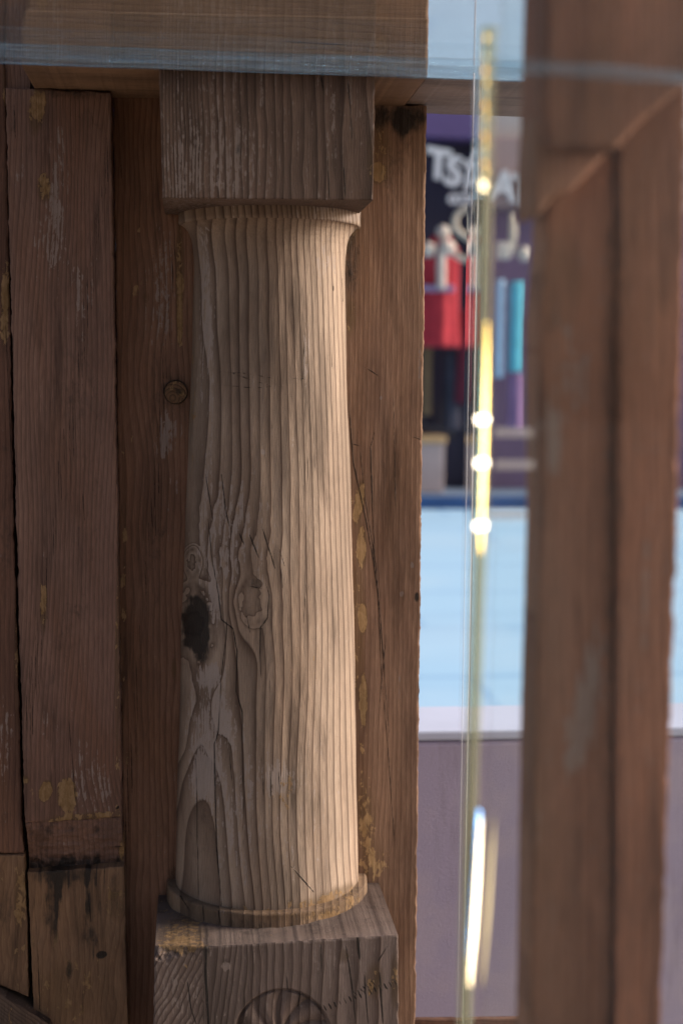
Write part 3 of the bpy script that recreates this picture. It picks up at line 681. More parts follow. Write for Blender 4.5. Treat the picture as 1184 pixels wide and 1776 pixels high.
batten = slab('batten', [(152, 10, 160, 192), (600, 22, 600, 198), (1000, 31, 1000, 205), (1428, 44, 1418, 211)], YB, YW + .012, f_batten, W_BAT, cab, 1.7, 1.3, 47, 2.2)
def f_bevel(x, y):
    r = (x + 3 * fbm(x / 40., y / 90., 75)) / 9.0
    return dict(ring=r, pale=.4 * blob(x, y, 100, 1470, 60, 12, -6, .9), dark=.75 * blob(x, y, 120, 1510, 90, 20, 0, .8) + .45 * blob(x, y, 140, 1440, 90, 14, 0, .9) + .3 * fbm(x / 12., y / 30., 88), ochre=.7 * blob(x, y, 211, 1480, 5, 24) + .2,  # shadow under the ledge painted in as a dark band
                crack=np.minimum(polydist(x, y, [(192, 1475), (215, 1472)], 1.6), polydist(x, y, [(165, 1515), (200, 1505)], 1.6)), h=0.0012 * fbm(x / 16., y / 8., 87) - 0.001 - 0.014 * sst(1424, 1512, y))
slab('batten_end_chamfer', [(1428, 45, 1418, 211), (1470, 47, 1462, 213), (1522, 49, 1508, 215)], YB, YW + .012, f_bevel, W_BAT, batten, 1.6, 0.8, 49, 0.5)
def f_lower(x, y):
    r = (x + 0.03 * (y - 1500) + 12 * fbm(x / 40., y / 140., 77)) / 13.0
    dark = .65 * blob(x, y, 110, 1516, 60, 18, 0, .8) + .4 * blob(x, y, 92, 1560, 12, 50, 5, .9) + .3 * blob(x, y, 120, 1590, 60, 50, 0, .9) + .6 * blob(x, y, 120, 1684, 9, 18, 0, .6) + 1.2 * blob(x, y, 177, 1656, 9, 6, -15, .4) + .35 * blob(x, y, 160, 1635, 14, 26) + .2 * blob(x, y, 150, 1740, 60, 20, 0, .9)  # first blob continues the painted ledge shadow
    dark += .5 * (1 - sst(1530, 1660, y + 50 * vn(x / 9., .5, 79))) * sst(.0, .7, fbm(x / 7., y / 90., 80)) * sst(60, 80, x)
    dark += .35 * sst(.25, .9, fbm(x / 9., y / 120., 83))
    return dict(ring=r, dark=dark, ochre=.30 + .4 * blob(x, y, 200, 1560, 16, 40) + .25 * blob(x, y, 120, 1720, 60, 50), pale=.15,
                crack=np.minimum(polydist(x, y, [(60, 1560), (66, 1640), (70, 1776)], 1.3), polydist(x, y, [(150, 1520), (158, 1600)], 1.2)), h=0.001 * fbm(x / 30., y / 70., 78))
W_LOW = wood('tan_batten_foot', (.25, .150, .088), (.13, .072, .044), (.20, .115, .066), 17, warm_amt=.5, warm=(.24, .13, .06), grime=.6, ring_gain=.6, bump=0.0005, sharp=2.0)
slab('batten_foot', [(1514, 48, 1503, 215), (1640, 54, 1640, 218), (1776, 60, 1776, 222), (1930, 66, 1930, 226)], YB + 0.002, YW + .012, f_lower, W_LOW, cab, 1.6, 1.0, 51, 1.5)

# ---- outer board at the far left with its lower moulding
def f_outer(x, y):
    return dict(ring=(x + 4 * fbm(x / 30., y / 200., 81)) / 9.0, ochre=.7 * blob(x, y, 8, 545, 8, 60) + .5 * blob(x, y, 10, 130, 6, 60) + .4 * blob(x, y, 14, 480, 10, 60) + .5 * blob(x, y, 30, 1150, 6, 120) + .15, pale=.5 * blob(x, y, 8, 1290, 14, 60, 0, .9) + .2,
                dark=.4 * blob(x, y, 10, 900, 16, 200, 0, .9) + .3 * blob(x, y, 15, 1420, 20, 60), crack=polydist(x, y, [(10, 560), (20, 800)], 1.2), h=0.0008 * fbm(x / 20., y / 120., 82))
W_OUT = wood('dark_outer_board', (.17, .088, .06), (.075, .037, .026), (.13, .068, .046), 19, ring_gain=.7, bump=0.0005)
slab('outer_board', [(60, -60, 60, 8), (480, -60, 480, 16), (900, -60, 900, 24), (1480, -60, 1480, 40)], YB + .006, YW + .012, f_outer, W_OUT, cab, 1.8, 1.2, 53, 2.0)
def f_foot(x, y):
    return dict(ring=(x + y * .1 + 8 * fbm(x / 30., y / 60., 84)) / 12.0, ochre=.35 + .5 * blob(x, y, 35, 1560, 10, 60), dark=.3 * blob(x, y, 10, 1580, 14, 30) + .2, pale=.1)
slab('outer_board_foot', [(1484, -60, 1484, 42), (1600, -60, 1600, 47), (1684, -60, 1728, 50)], YB + .003, YW + .012, f_foot, W_LOW, cab, 1.8, 1.0, 55, 1.5)
W_MOLD = wood('grey_corner_moulding', (.15, .105, .08), (.07, .045, .034), (.11, .075, .055), 21, bump=0.0005)
def f_mold(x, y):
    return dict(ring=((y - x * .75) + 4 * fbm(x / 30., y / 30., 86)) / 8.0, ochre=.25 + .6 * blob(x, y, 15, 1700, 25, 20, 40), dark=.2, pale=.3)
slab('corner_moulding', [(1690, -60, 1762, 64), (1702, -60, 1776, 86), (1760, -60, 1840, 110), (1930, -60, 1930, 120)], YB - .008, YW, f_mold, W_MOLD, cab, 1.8, 0.8, 57, 3.0)

# ---- dark panel behind the battens
def f_back(x, y): return dict(ring=x / 9.0, dark=.5)
slab('back_panel', [(168, -60, 168, 190), (1930, -60, 1930, 216)], YW + .014, YW + .026, f_back, W_OUT, cab, 6.0, 0.2, 66, 0.5)
def f_end(x, y): return dict(ring=(x + 3 * fbm(x / 20., y / 90., 97)) / 7.0, dark=.25 * blob(x, y, 12, 60, 6, 120), ochre=.2, pale=.15)
slab('end_board', [(-80, -60, -80, 60), (172, -60, 172, 52)], YB + .009, YW + .012, f_end, W_BAT, cab, 1.8, 0.6, 68, 1.0)
# ---- top rail
def f_rail(x, y):
    r = (y - 0.03 * x + 7 * fbm(x / 260., y / 40., 91)) / 10.0
    return dict(ring=r, pale=.35 * blob(x, y, 300, 60, 300, 30, 0, .9), dark=.3 * blob(x, y, 400, 110, 400, 6) + .25 * blob(x, y, 300, 75, 90, 6, 4), ochre=.2, crack=polydist(x, y, [(470, 70), (600, 78)], 1.4), h=-0.006 * (1 - sst(18, 22, y - 0.02 * x + 4)))
W_RAIL = wood('brown_top_rail', (.28, .175, .105), (.14, .082, .05), (.23, .135, .08), 23, axis='X', ring_gain=.6, bump=0.0006, sharp=2.0)
YR = 1.172
rail = slab('top_rail', [(-80, 60, -70, 746), (14, 44, 30, 744), (40, 38, 60, 743), (110, 36, 133, 741)], YR, 1.345, f_rail, W_RAIL, cab, 2.0, 0.8, 59, 2.5)
def f_rail2(x, y):
    return dict(ring=(y - .03 * x + 4 * fbm(x / 200., y / 30., 93)) / 7.0, pale=.5, dark=.1, ochre=.1)
W_RAIL2 = wood('grey_rail_end', (.30, .235, .20), (.15, .105, .085), (.24, .18, .15), 25, axis='X', ring_gain=.6, bump=0.0005)
slab('rail_extension', [(112, 744, 121, 1010), (131, 743, 141, 1010)], YR + .006, 1.345, f_rail2, W_RAIL2, cab, 2.0, 0.6, 61, 1.5)
# ---- bottom rail behind the opening
def f_bot(x, y): return dict(ring=(y + 3 * fbm(x / 90., y / 20., 95)) / 7.0, dark=.15, pale=.2)
slab('bottom_rail', [(1769, 716, 1766, 1010), (1930, 716, 1930, 1010)], 1.34, 1.346, f_bot, W_OUT, cab, 2.0, 0.6, 63, 1.0)

# ================================================================= LOW PURPLE WALL BEHIND
g = G('mauve_render')
_n = g.noise(g.pos((520, 520, 520)), 1.0, 5.0, 0.7); _n2 = g.noise(g.pos((9, 9, 9)), 1.0, 4.0, .6)
_c = g.mix(g.ramp(_n2, .35, .7), (.45, .40, .55), (.50, .44, .56))
_b = g.n('Bump', {'Strength': 1.0, 'Distance': 0.0004, 'Height': _n})
_st = g.noise(g.pos((30, 30, 4)), 1.0, 5.0, .65)
_c = g.mix(g.ramp(_st, .6, 1.0, 0, .35), _c, (.26, .22, .26))
g.bsdf(Base_Color=_c, Roughness=0.9, Normal=_b)
a0 = on_y(680, 1268, 1.56); a1 = on_y(1300, 1262, 1.56)
zt = float(on_y(760, 1267, 1.56)[2])
wl = box('low_wall', (-1.5, 1.56, 0.0), (1.6, 1.675, zt - 0.012), g.m, bevel=0.006)
tag(wl, 'low mauve rendered wall behind the cabinet, sky light painted into its coping', 'wall')
m_skylit = plain('skylit_lilac_top', (.60, .66, .84), 0.7, 0.12, 6, 0.0001)  # sky light on the wall top painted as a paler cap
cp = box('pale_top', (-1.5, 1.5585, zt - 0.0119), (1.6, 1.679, zt), m_skylit, wl, bevel=0.003)

# ================================================================= SHOPS ACROSS THE WAY
m_navy = plain('dark_violet_shopfront', (.030, .026, .055), 0.5, 0.5, 1.5, seed=2)
m_violet = plain('violet_fascia', (.14, .095, .25), 0.6, 0.3, 2, seed=3)
m_white = plain('white_sign_letters', (.85, .87, .90), 0.5, 0.05, 10)
m_dkglass = plain('shop_glass_dark', (.035, .03, .045), 0.15, 0.5, 1.2, seed=8, spec=0.6)
def PY_(px, py, Y): 
    p = on_y(px, py, Y); return (float(p[0]), float(p[2]))
shop_r = PY_(818, 400, YF)[0]
ztop = PY_(780, 145, YF)[1]
shop = empty('shop_front', (0.5, YF, 0.11), 'dark violet shop front across the pavement with large white sign letters', 'shop')
box('wall', (-7, YF, 0.11), (shop_r, YF + 3, ztop), m_navy, shop)
z0, z1 = PY_(760, 268, YF)[1], PY_(760, 195, YF)[1]
box('fascia', (-7, YF - .35, z0 + .12), (shop_r - .02, YF - .002, z1), m_violet, shop, bevel=0.02)
xw0, zw0 = PY_(735, 760, YF); xw1, zw1 = PY_(816, 400, YF)
sw = box('shop_window', (-3.2, YF - .04, zw0), (shop_r - .15, YF - .003, zw1 - .1), m_dkglass, shop)
for xx in (-1.2, 0.6, 1.6):
    box('mullion', (xx, YF - .08, zw0), (xx + .05, YF - .041, zw1 - .1), m_navy, sw)
def letter(ch, px, py, hpx, rot, parent, mat, name='letter', Y=YF - .38, dep=.03, shear=0.0):
    cu = bpy.data.curves.new(name, 'FONT'); cu.body = ch; cu.extrude = dep; cu.offset = 0.03; cu.align_x = 'CENTER'; cu.align_y = 'CENTER'; cu.shear = shear
    o = bpy.data.objects.new('tmp_text', cu); COL.objects.link(o)
    dg = bpy.context.evaluated_depsgraph_get(); dg.update()
    me = bpy.data.meshes.new_from_object(o.evaluated_get(dg))
    bpy.data.objects.remove(o); bpy.data.curves.remove(cu)
    co = np.zeros(len(me.vertices) * 3); me.vertices.foreach_get('co', co); co = co.reshape(-1, 3)
    h = co[:, 1].max() - co[:, 1].min()
    s = hpx / FPX * Y / h
    c, s_ = math.cos(rot), math.sin(rot)
    mid = (co.max(0) + co.min(0)) / 2
    x = (co[:, 0] - mid[0]) * s; z = (co[:, 1] - mid[1]) * s
    X, Z = PY_(px, py, Y)
    w = np.stack([X + x * c - z * s_, Y - co[:, 2] , Z + x * s_ + z * c], 1)
    me.vertices.foreach_set('co', w.astype(np.float32).ravel()); me.update()
    me.materials.clear()
    o = link(name, me, mat, parent); fix(o)
    return o
letter('T', 757, 284, 52, rad(-8), shop, m_white, shear=-.1)
letter('S', 787, 297, 52, rad(-10), shop, m_white)
letter('T', 814, 306, 50, rad(-10), shop, m_white)
for px, ch in ((783, 'c'), (795, 'o'), (808, 'o')):
    letter(ch, px, 345, 17, rad(-6), shop, m_white, 'small_letter')

m_haze_render = plain('haze_grey_render', (.55, .53, .52), 0.8, 0.2, 2, seed=5)  # haze of the glass put in as an added pale wall
m_pink = plain('dusty_pink_band', (.42, .30, .29), 0.8, 0.2, 2, seed=6)
m_plum = plain('haze_shop_plum', (.16, .10, .19), 0.5, 0.4, 1.2, seed=7)
sh2 = empty('haze_shop', (shop_r + 1, YF, 0.11), 'added pale grey and pink shop carrying the haze of the glass, with cloths hung outside', 'shop')
box('wall', (shop_r + .004, YF - .1, .11), (9, YF + 3, ztop - .1), m_haze_render, sh2)  # added wall that carries the haze of the glass
zb0, zb1 = PY_(870, 365, YF)[1], PY_(870, 245, YF)[1]
box('fascia', (shop_r + .01, YF - .3, zb0), (9, YF - .102, zb1), m_pink, sh2, bevel=0.02)  # fascia of the added haze shop
box('haze_shop_door', (shop_r + .12, YF - .16, .115), (shop_r + 2.4, YF - .102, zb0 - .01), m_plum, sh2)
letter('A', 872, 322, 52, rad(-6), sh2, m_white, Y=YF - .34)
letter('T', 906, 330, 52, rad(-6), sh2, m_white, Y=YF - .34)

# red coat with pale fur trim hung before the dark shop
m_red = plain('red_cloth', (.48, .035, .05), 0.85, 0.5, 9, 0.004, 4)
m_dkred = plain('dark_red_cloth', (.15, .025, .045), 0.85, 0.4, 9, 0.004, 5)
m_fur = plain('cream_fur', (.82, .74, .66), 0.95, 0.2, 30, 0.01)
m_lil = plain('lilac_belt', (.30, .24, .40), 0.7, 0.1, 9)
m_cream = plain('cream_rope', (.66, .58, .47), 0.9, 0.3, 30, 0.005)
def garment(name, px, top, bot, half, mat, Y, label, cat, depth=.10, prof=None, group=None, parent=None):
    """a hanging piece of clothing: flattened tube with shoulder, folds and a hem"""
    X, zt_ = PY_(px, top, Y); _, zb_ = PY_(px, bot, Y)
    w = half / FPX * Y
    prof = prof or [(0, .35), (.06, .7), (.15, 1), (.5, .95), (.8, 1.02), (1, 1.08)]
    n, m = 36, 24
    V = []
    for i in range(m):
        t = i / (m - 1)
        s = np.interp(t, [p[0] for p in prof], [p[1] for p in prof])
        for k in range(n):
            a = 2 * math.pi * k / n
            fold = 1 + .10 * t * math.sin(5 * a + px) + .05 * math.sin(9 * a + 2)
            V.append((X + w * s * math.cos(a) * fold, Y + depth * s * math.sin(a) * fold, zt_ + (zb_ - zt_) * t))
    F = [(i * n + k, i * n + (k + 1) % n, (i + 1) * n + (k + 1) % n, (i + 1) * n + k) for i in range(m - 1) for k in range(n)]
    F += [tuple(range(n)), tuple(range((m - 1) * n, m * n))]
    o = link(name, mesh_np(name, np.array(V), F, smooth=True), mat, parent); fix(o)
    if label: tag(o, label, cat, group)
    return o
YG = YF - 1.0
coat = garment('red_coat', 764, 408, 602, 33, m_red, YG, 'bright red coat with cream fur collar hanging before the dark shop', 'coat', .16)
def puff(name, px, py, r, mat, Y, parent, sz=1.0):
    import bmesh
    bm = bmesh.new(); bmesh.ops.create_icosphere(bm, subdivisions=3, radius=1)
    X, Z = PY_(px, py, Y); s = r / FPX * Y
    for v in bm.verts:
        n = 1 + .08 * math.sin(7 * v.co.x + 3 * v.co.z) + .06 * math.sin(11 * v.co.y + 5 * v.co.x)
        v.co = (X + v.co.x * s * n, Y + v.co.y * s * .8 * n, Z + v.co.z * s * sz * n)
    me = bpy.data.meshes.new(name); bm.to_mesh(me); bm.free()
    for p in me.polygons: p.use_smooth = True
    return link(name, me, mat, parent)
puff('fur_collar', 742, 433, 13, m_fur, YG - .18, coat); puff('fur_collar', 774, 430, 15, m_fur, YG - .18, coat); puff('fur_hood_trim', 768, 404, 12, m_fur, YG - .1, coat, 1.1)
tube('fur_placket', [(*PY_(759, 440, YG), 0)][:0] or [(PY_(759, y, YG)[0], YG - .19, PY_(759, y, YG)[1]) for y in range(438, 506, 6)], .045, m_fur, coat)
xb, zb = PY_(752, 502, YG)
box('belt', (xb - .17, YG - .2, zb - .03), (xb + .17, YG - .13, zb + .03), m_lil, coat, bevel=.01)
garment('dark_red_dress', 808, 535, 700, 15, m_dkred, YG + .2, 'dark red dress hanging right behind the bright red coat', 'dress')
garment('ochre_scarf', 741, 560, 720, 9, plain('ochre_scarf_cloth', (.20, .13, .07), .9, .4, 8), YG + .3, 'narrow ochre brown scarf hanging at the left of the red coat', 'scarf', .06)
garment('grey_trousers', 785, 600, 745, 14, plain('grey_cloth', (.06, .06, .085), .9, .4, 8), YG + .35, 'dark grey trousers hanging below the red coat', 'trousers')
# cream S-shaped scroll
sp = [(823, 362), (808, 362), (796, 368), (789, 380), (789, 392), (795, 402), (805, 409), (816, 416), (824, 426), (825, 438), (820, 447), (808, 450), (795, 446), (785, 436)]
sp = np.array(sp, float)
tt = np.linspace(0, len(sp) - 1, 60)
def crom(P, t):
    i = int(min(max(math.floor(t), 0), len(P) - 2)); f = t - i
    p0, p1, p2, p3 = P[max(i - 1, 0)], P[i], P[i + 1], P[min(i + 2, len(P) - 1)]
    return .5 * ((2 * p1) + (-p0 + p2) * f + (2 * p0 - 5 * p1 + 4 * p2 - p3) * f * f + (-p0 + 3 * p1 - 3 * p2 + p3) * f ** 3)
YS_ = YG - .6
path = [(PY_(*crom(sp, t), YS_)[0], YS_, PY_(*crom(sp, t), YS_)[1]) for t in tt]
scroll = tube('rope_scroll', path, .030, m_cream); tag(scroll, 'cream rope scroll in an S shape beside the red coat', 'ornament')
# cloths before the added pale shop
m_sky = plain('pale_blue_cloth', (.36, .55, .75), .9, .25, 10); m_cyan = plain('turquoise_cloth', (.12, .52, .66), .9, .25, 10)
flat = [(0, .9), (.1, 1), (1, 1)]
garment('pale_blue_towel', 866, 485, 655, 9, m_sky, YG, 'pale blue towel hanging by the added pink shop', 'towel', .05, flat)
garment('turquoise_towel', 896, 488, 645, 12, m_cyan, YG, 'turquoise towel hanging by the added pink shop next to the reflected wood', 'towel', .05, flat)
garment('mauve_skirt', 894, 648, 748, 14, plain('mauve_cloth', (.26, .15, .30), .9, .25, 10), YG, 'mauve skirt hanging under the turquoise towel', 'skirt', .06, flat)
x0, z0 = PY_(872, 450, YG - .1)
tg = box('cream_bag', (x0 - .08, YG - .15, z0), (x0 + .08, YG - .06, z0 + .17), m_fur, bevel=.03); tag(tg, 'small cream bag hung above the pale blue towel', 'bag')
x0, z0 = PY_(886, 435, YG - .1); _, z1 = PY_(886, 372, YG)
tg = tube('cream_tassel', [(x0, YG - .1, z1), (x0 + .01, YG - .1, (z0 + z1) / 2), (x0, YG - .1, z0)], [.03, .042, .035], m_cream); tag(tg, 'long cream tassel hanging above the turquoise towel', 'tassel')
x0, z0 = PY_(908, 442, YG - .1)
tg = puff('lace_pouch', 908, 440, 13, m_fur, YG - .1, None); tag(tg, 'cream lace pouch beside the tassel near the reflected wood', 'pouch')
# carton on the shop pavement
x0, z0 = PY_(738, 806, YF - .6); x1, z1 = PY_(766, 768, YF - .6)
m_card = plain('pinkish_carton', (.52, .42, .40), .85, .15, 6); m_lid = plain('orange_lid', (.70, .45, .22), .8, .15, 6)
ct = box('carton', (x0 - .35, YF - .75, .115), (x1, YF - .4, z1), m_card, bevel=.01); tag(ct, 'pinkish carton with an orange lid standing before the dark shop', 'carton')
box('lid', (x0 - .37, YF - .77, z1 + .001), (x1 + .02, YF - .38, z1 + .075), m_lid, ct, bevel=.008)

# ================================================================= SOLID POST IN PLACE OF THE REFLECTED CABINET (right, out of focus)
W_NEAR = wood('reddish_reflection_wood', (.31, .138, .080), (.14, .058, .036), (.27, .15, .10), 27, bump=0.0006, ring_gain=.8, warm_amt=.6, grime=.6)
W_NEAR2 = wood('reddish_reflection_board', (.30, .130, .076), (.14, .058, .036), (.26, .145, .098), 29, bump=0.0006, ring_gain=.8, warm_amt=.5, grime=.6)
YN = 0.60
post = empty('reflection_post', (float(on_y(1000, 900, YN)[0]), YN, 0.0), 'solid reddish brown post behind glass standing in for the reflected cabinet', 'post')
def f_post(x, y):
    return dict(ring=(x + 6 * fbm(x / 40., y / 200., 101)) / 16., late=.4, pale=1.1 * blob(x, y, 1012, 1230, 20, 110, 10, .9) + .9 * blob(x, y, 955, 760, 16, 60, 0, .9) + .45 * blob(x, y, 1000, 640, 30, 90, 0, .9) + .3, dark=.55 * blob(x, y, 1058, 900, 12, 700, 0, .9) + .4 * blob(x, y, 955, 570, 22, 60, 0, .9) + .4 * blob(x, y, 1000, 1500, 16, 120, 0, .9), ochre=.3 * blob(x, y, 975, 500, 40, 90) + .2 * blob(x, y, 960, 1300, 30, 120, 0, .9))
slab('reflection_shaft', [(262, 952, 262, 1063), (420, 946, 420, 1066), (560, 934, 560, 1066), (900, 936, 900, 1064), (1240, 926, 1240, 1062), (1930, 914, 1930, 1056)], YN, YN + .025, f_post, W_NEAR, post, 3.0, .5, 65, 4)
def f_side(x, y):
    return dict(ring=(x + 8 * fbm(x / 40., y / 200., 103)) / 18., pale=.4 * blob(x, y, 1120, 1000, 40, 500, 0, .9), dark=.25 * blob(x, y, 1090, 400, 30, 200, 0, .9) + .2 * blob(x, y, 1130, 1500, 20, 200, 0, .9) + .35 * blob(x, y, 1072, 900, 8, 900, 0, .9), ochre=.2 * blob(x, y, 1140, 600, 30, 200, 0, .9))
slab('reflection_side_board', [(120, 1069, 120, 1192), (560, 1070, 560, 1184), (1000, 1069, 1000, 1172), (1930, 1062, 1930, 1140)], YN - .003, YN + .025, f_side, W_NEAR2, post, 3.0, .5, 67, 4)
prism('reflection_bracket', [(932, 190), (956, 190), (1056, 262), (1012, 312), (987, 335), (958, 345), (940, 370), (926, 376), (924, 300)], YN - .012, YN + .02, W_NEAR, post, .002)
prism('reflection_head_rail', [(946, -60), (1260, -60), (1260, 90), (1190, 148), (1120, 205), (1066, 262), (950, 262), (938, 188)], YN - .018, YN + .022, W_NEAR2, post, .003)

# ================================================================= GLASS
def glass(name, tint, dust_haze, rough=0.02, fres=1.5):
    g = G(name)
    tr = g.n('BsdfTransparent', {0: tint})
    gl = g.n('BsdfGlossy', {0: (1, 1, 1), 'Roughness': rough})
    bf = g.n('NewGeometry', out=6)                  # same reflectance from either side of the sheet
    fr = g.n('Fresnel', {'IOR': g.ramp(bf, 0, 1, fres, 1 / fres, smooth=False)})
    m1 = g.n('MixShader', {0: fr, 1: tr, 2: gl})
    df = g.n('BsdfDiffuse', {0: (.75, .75, .78)})
    nz = g.noise(g.pos((30, 30, 4)), 1.0, 4.0, .6)
    sp = g.noise(g.pos((700, 700, 700)), 1.0, 2.0, .5)
    f = g.ma('MULTIPLY', g.ma('ADD', g.ma('ADD', .5, nz), g.ramp(sp, .70, .76, 0, 4)), dust_haze, clamp=True)  # dust film that also carries the haze of reflections as colour
    m2 = g.n('MixShader', {0: f, 1: m1, 2: df})
    g.t.links.new(m2, g.out.inputs[0])
    return g.m
GL_PANE = glass('dusty_hazed_pane', (.97, .985, .98), .028)
GL_FRONT = glass('front_pane_glass', (.97, .985, .98), .010, fres=1.18)
GL_TOP = glass('clear_glass_shelf', (.95, .965, .96), .012)
# --- shelf above: its far edge meets the block
def slabbox(name, quad, thick, mat, parent=None):
    q = np.array(quad, float)
    V = np.concatenate([q, q + np.array([0, 0, thick])])
    F = [(0, 1, 2, 3), (7, 6, 5, 4)] + [(i, 4 + i, 4 + (i + 1) % 4, (i + 1) % 4) for i in range(4)]
    o = link(name, mesh_np(name, V, F), mat, parent); fix(o); return o
YT = 1.155
pL, pR = on_y(-60, 107, YT), on_y(1250, 152, YT)
nL, nR = pL.copy(), pR.copy(); 
dn = 0.42
nL = pL + np.array([0, -dn, (pR[2] - pL[2]) * 0]); nR = pR + np.array([0, -dn, 0])
top = slabbox('glass_shelf', [pL, pR, nR, nL], 0.014, GL_TOP)
tag(top, 'thick clear glass shelf lying against the top of the wooden cabinet', 'glass shelf')
g = G('polished_glass_edge')
_n = g.noise(g.pos((9, 200, 420)), 1.0, 4.0, .7); _z = g.noise(g.pos((60, 60, 60)), 1.0, 3.0, .6)
_tr = g.n('BsdfTransparent', {0: (.80, .88, .92)})
_gl = g.n('BsdfGlossy', {0: (.52, .74, .92), 'Roughness': .18, 'Normal': g.n('Bump', {'Strength': .6, 'Distance': .002, 'Height': _n})})
_mx = g.n('MixShader', {0: g.ramp(_n, .3, .9, .10, .5), 1: _tr, 2: _gl})
g.t.links.new(_mx, g.out.inputs[0])
M_EDGE = g.m
e0, e1 = pL + np.array([0, .0005, 0]), pR + np.array([0, .0005, 0])
eo = slabbox('polished_edge', [e0, e1, e1 + np.array([0, .004, 0]), e0 + np.array([0, .004, 0])], 0.0155, M_EDGE, top)

# --- upright panes meeting at the near corner
def pane(name, A, B, zlo, zhi, th, mat, parent=None):
    A = np.array(A); B = np.array(B); d = B - A; d = d / np.linalg.norm(d); n = np.array([-d[1], d[0], 0]) * th / 2
    q = [A - n, B - n, B + n, A + n]
    V = [(p[0], p[1], zlo) for p in q] + [(p[0], p[1], zhi) for p in q]
    F = [(0, 1, 2, 3), (7, 6, 5, 4)] + [(i, 4 + i, 4 + (i + 1) % 4, (i + 1) % 4) for i in range(4)]
    o = link(name, mesh_np(name, np.array(V), F), mat, parent); fix(o); return o
YP = 0.57
def colx(ptop, pbot, Y):     # mean X of an upright measured at two heights
    return .5 * (float(on_y(*ptop, Y)[0]) + float(on_y(*pbot, Y)[0]))
cA = np.array([colx((845, 100), (812, 1700), YP), YP, 0]); cF = np.array([colx((817, 250), (795, 1600), 1.12), 1.12, 0])
zhi = float(on_y(845, 45, YP)[2]); zlo = 0.70
pn = empty('glass_case', (cA[0], YP, zlo), 'upright clear glass panes meeting in a greenish polished corner beside the opening', 'glass case')
pane('side_pane', cF, cA + np.array([0, .006, 0]), zlo, min(zhi, pL[2] - .004), .006, GL_PANE, pn)
pane('front_pane', cA + np.array([.006, 0, 0]), np.array([float(on_y(1290, 900, YP)[0]), YP, 0]), zlo, zhi + .1, .006, GL_FRONT, pn)
lA, lB = on_y(850, 122, YP - .004), on_y(1290, 152, YP - .004)
g = G('lid_edge_glass'); _n = g.noise(g.pos((20, 200, 300)), 1.0, 4.0, .7)
g.t.links.new(g.n('MixShader', {0: g.ramp(_n, .3, 1, .06, .32), 1: g.n('BsdfTransparent', {0: (.88, .93, .95)}), 2: g.n('BsdfGlossy', {0: (.8, .86, .9), 'Roughness': .25})}), g.out.inputs[0])
slabbox('lid_edge', [lA, lB, lB + np.array([0, .003, 0]), lA + np.array([0, .003, 0])], 0.0052, g.m, pn)
m_fine = plain('pale_ground_edge', (.80, .80, .86), .4, .1, 60, spec=.7)
ea = np.array([[cF[0], cF[1] - .002, v] for v in np.linspace(zlo, pL[2] - .004, 40)])
tube('ground_edge', ea, .0007, m_fine, pn, 8)
# rounded polished corner with a rippled upper end
g = G('greenish_glass_corner')
_n = g.noise(g.pos((300, 300, 30)), 1.0, 3.0, .6)
_c = g.mix(g.ramp(_n, .3, .7), (.50, .52, .38), (.58, .54, .34))
_b = g.bsdf(Base_Color=_c, Roughness=.22, Specular_IOR_Level=.8, Coat_Weight=.6, Coat_Roughness=.1)
_t = g.n('BsdfTransparent', {0: (.90, .93, .80)})
g.t.links.new(g.n('MixShader', {0: .36, 1: _t, 2: _b.outputs[0]}), g.out.inputs[0])
M_CORN = g.m
zz = np.linspace(zlo, zhi, 700)
T0 = on_y(847, 50, YP - .006); T1 = on_y(812, 1776, YP - .006)
def corner_at(py):
    px = np.interp(py, [45, 320, 728, 912, 1300, 1500, 1776], [848, 842, 838, 833, 820, 813, 806]); return on_y(px, py, YP - .006)
pys = np.linspace(48, 1900, 900)
Pc = np.array([corner_at(v) for v in pys])
wave = np.where(pys < 340, np.sin(2 * math.pi * (pys / np.interp(pys, [48, 340], [24, 11]))), 0) * .0008
rc = .0027 + wave + .0001 * vn(pys / 30., 0.3, 5)
tube('polished_corner', Pc, rc, M_CORN, pn, 16)
# added tinted facets that put sun glints and colour fringes on the corner
def facet(name, rows, Y, col, parent, rough=.2, tilt=0.0):
    """narrow added mirror strip for one glint; its face is aimed to mirror the sun"""
    mid = np.array(rows[len(rows) // 2][:2]); P = on_y(mid[0], mid[1], Y)
    v = CAM - P; v /= np.linalg.norm(v)
    n = v + SUN_DIR; n /= np.linalg.norm(n)
    a = np.array([0, 0, 1.0]); a = a - n * (a @ n); a /= np.linalg.norm(a); b = np.cross(a, n)
    V = []; F = []
    R = np.array(rows, float); o_ = np.argsort(R[:, 1]); R = R[o_]
    N = max(2, int((R[-1, 1] - R[0, 1]) / 7.0)); st_y = (R[-1, 1] - R[0, 1]) / N
    for i in range(N):                       # short pieces, each tilted alike
        py = R[0, 1] + (i + .5) * st_y
        px = np.interp(py, R[:, 1], R[:, 0]); hw = np.interp(py, R[:, 1], R[:, 2])
        c = on_y(px, py, Y); w = hw / FPX * Y / max(abs(b @ rt), .3); hh = .5 * st_y / FPX * Y / max(abs(a @ up), .3)
        q = [c - b * w - a * hh, c + b * w - a * hh, c + b * w + a * hh, c - b * w + a * hh]
        k = len(V); V += q + [p - n * .0008 for p in q]
        F += [(k, k + 1, k + 2, k + 3), (k + 7, k + 6, k + 5, k + 4)] + [(k + j, k + 4 + j, k + 4 + (j + 1) % 4, k + (j + 1) % 4) for j in range(4)]
    g = G(name + '_mirror'); nz = g.noise(g.pos((200, 200, 60)), 1.0, 3.0, .6)
    g.bsdf(Base_Color=col, Metallic=1.0, Roughness=rough)
    o = link(name, mesh_np(name, np.array(V), F), g.m, parent); fix(o)
    return o
YQ = YP - .011
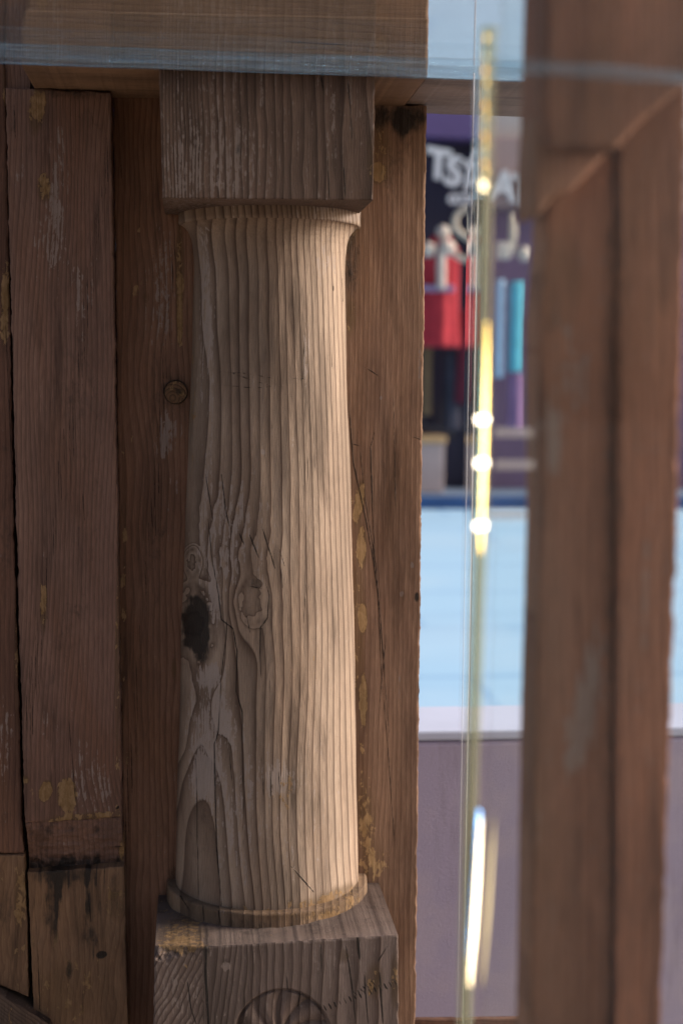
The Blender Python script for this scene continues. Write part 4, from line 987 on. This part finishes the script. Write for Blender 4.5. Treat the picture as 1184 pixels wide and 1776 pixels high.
facet('yellow_glint', [(844, 560, .6), (843, 640, 1.6), (841, 720, 2.5), (839, 800, 2.5), (836, 880, 2.1), (834, 930, 1.8), (833, 960, .4)], YQ, (.42, .31, .09), pn)
facet('teal_fringe', [(839, 600, .3), (837, 700, .9), (834, 830, .9), (830, 920, .3)], YQ - .001, (.03, .11, .12), pn)
facet('white_glint', [(833, 1415, .6), (830, 1460, 2.0), (826, 1540, 3.0), (821, 1620, 2.6), (816, 1680, 1.5), (814, 1710, .6)], YQ, (.42, .36, .24), pn)
facet('thin_glint', [(856, 1420, .4), (852, 1480, 2.5), (846, 1580, 3), (838, 1680, 1.5), (835, 1710, .4)], YQ - .002, (.05, .043, .025), pn)
facet('blue_fringe', [(831, 1405, 1.2), (828, 1440, 2.6), (821, 1530, 1.8), (814, 1620, 1.6), (811, 1660, .4)], YQ - .002, (.04, .13, .30), pn)
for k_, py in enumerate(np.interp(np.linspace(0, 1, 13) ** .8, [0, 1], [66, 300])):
    facet('edge_sparkle', [(842 - .004 * py + (3 if k_ % 3 == 0 else 0), py - 4, 2.2), (842 - .004 * py, py + 4, 2.2)], YQ - .001, ((.20, .15, .05), (.10, .10, .07), (.22, .13, .03))[k_ % 3], pn, .35)  # sparkle on the rippled end, added as small tinted mirrors
m_glint = plain('clear_glint', (.9, .88, .80), .15, .05, 40, spec=.8)
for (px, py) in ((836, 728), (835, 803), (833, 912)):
    facet('corner_glint', [(px, py - 5, 6), (px, py - 3.5, 11), (px, py, 11.5), (px, py + 3.5, 11), (px, py + 5, 6)], YQ - .003, (.5, .47, .38), pn, .3)  # white sun glints shaped as small added mirrors
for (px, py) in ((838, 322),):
    facet('corner_glint', [(px, py - 8, 2), (px, py - 5, 5), (px, py, 6), (px, py + 5, 5), (px, py + 8, 2)], YQ - .003, (.28, .25, .16), pn, .35)  # upper sun glint, added the same way
# pale strips painted in for light reflected on the front pane
g = G('reflection_strip'); _df = g.n('BsdfDiffuse', {0: (.85, .83, .82)}); _tr = g.n('BsdfTransparent', {0: (1, 1, 1)})
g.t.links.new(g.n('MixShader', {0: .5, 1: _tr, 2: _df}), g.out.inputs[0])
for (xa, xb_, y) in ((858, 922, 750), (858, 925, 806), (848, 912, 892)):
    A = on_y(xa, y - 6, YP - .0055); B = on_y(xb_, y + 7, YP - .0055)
    box('reflection_strip', (A[0], YP - .0055, B[2]), (B[0], YP - .0035, A[2]), g.m, pn, .0004)
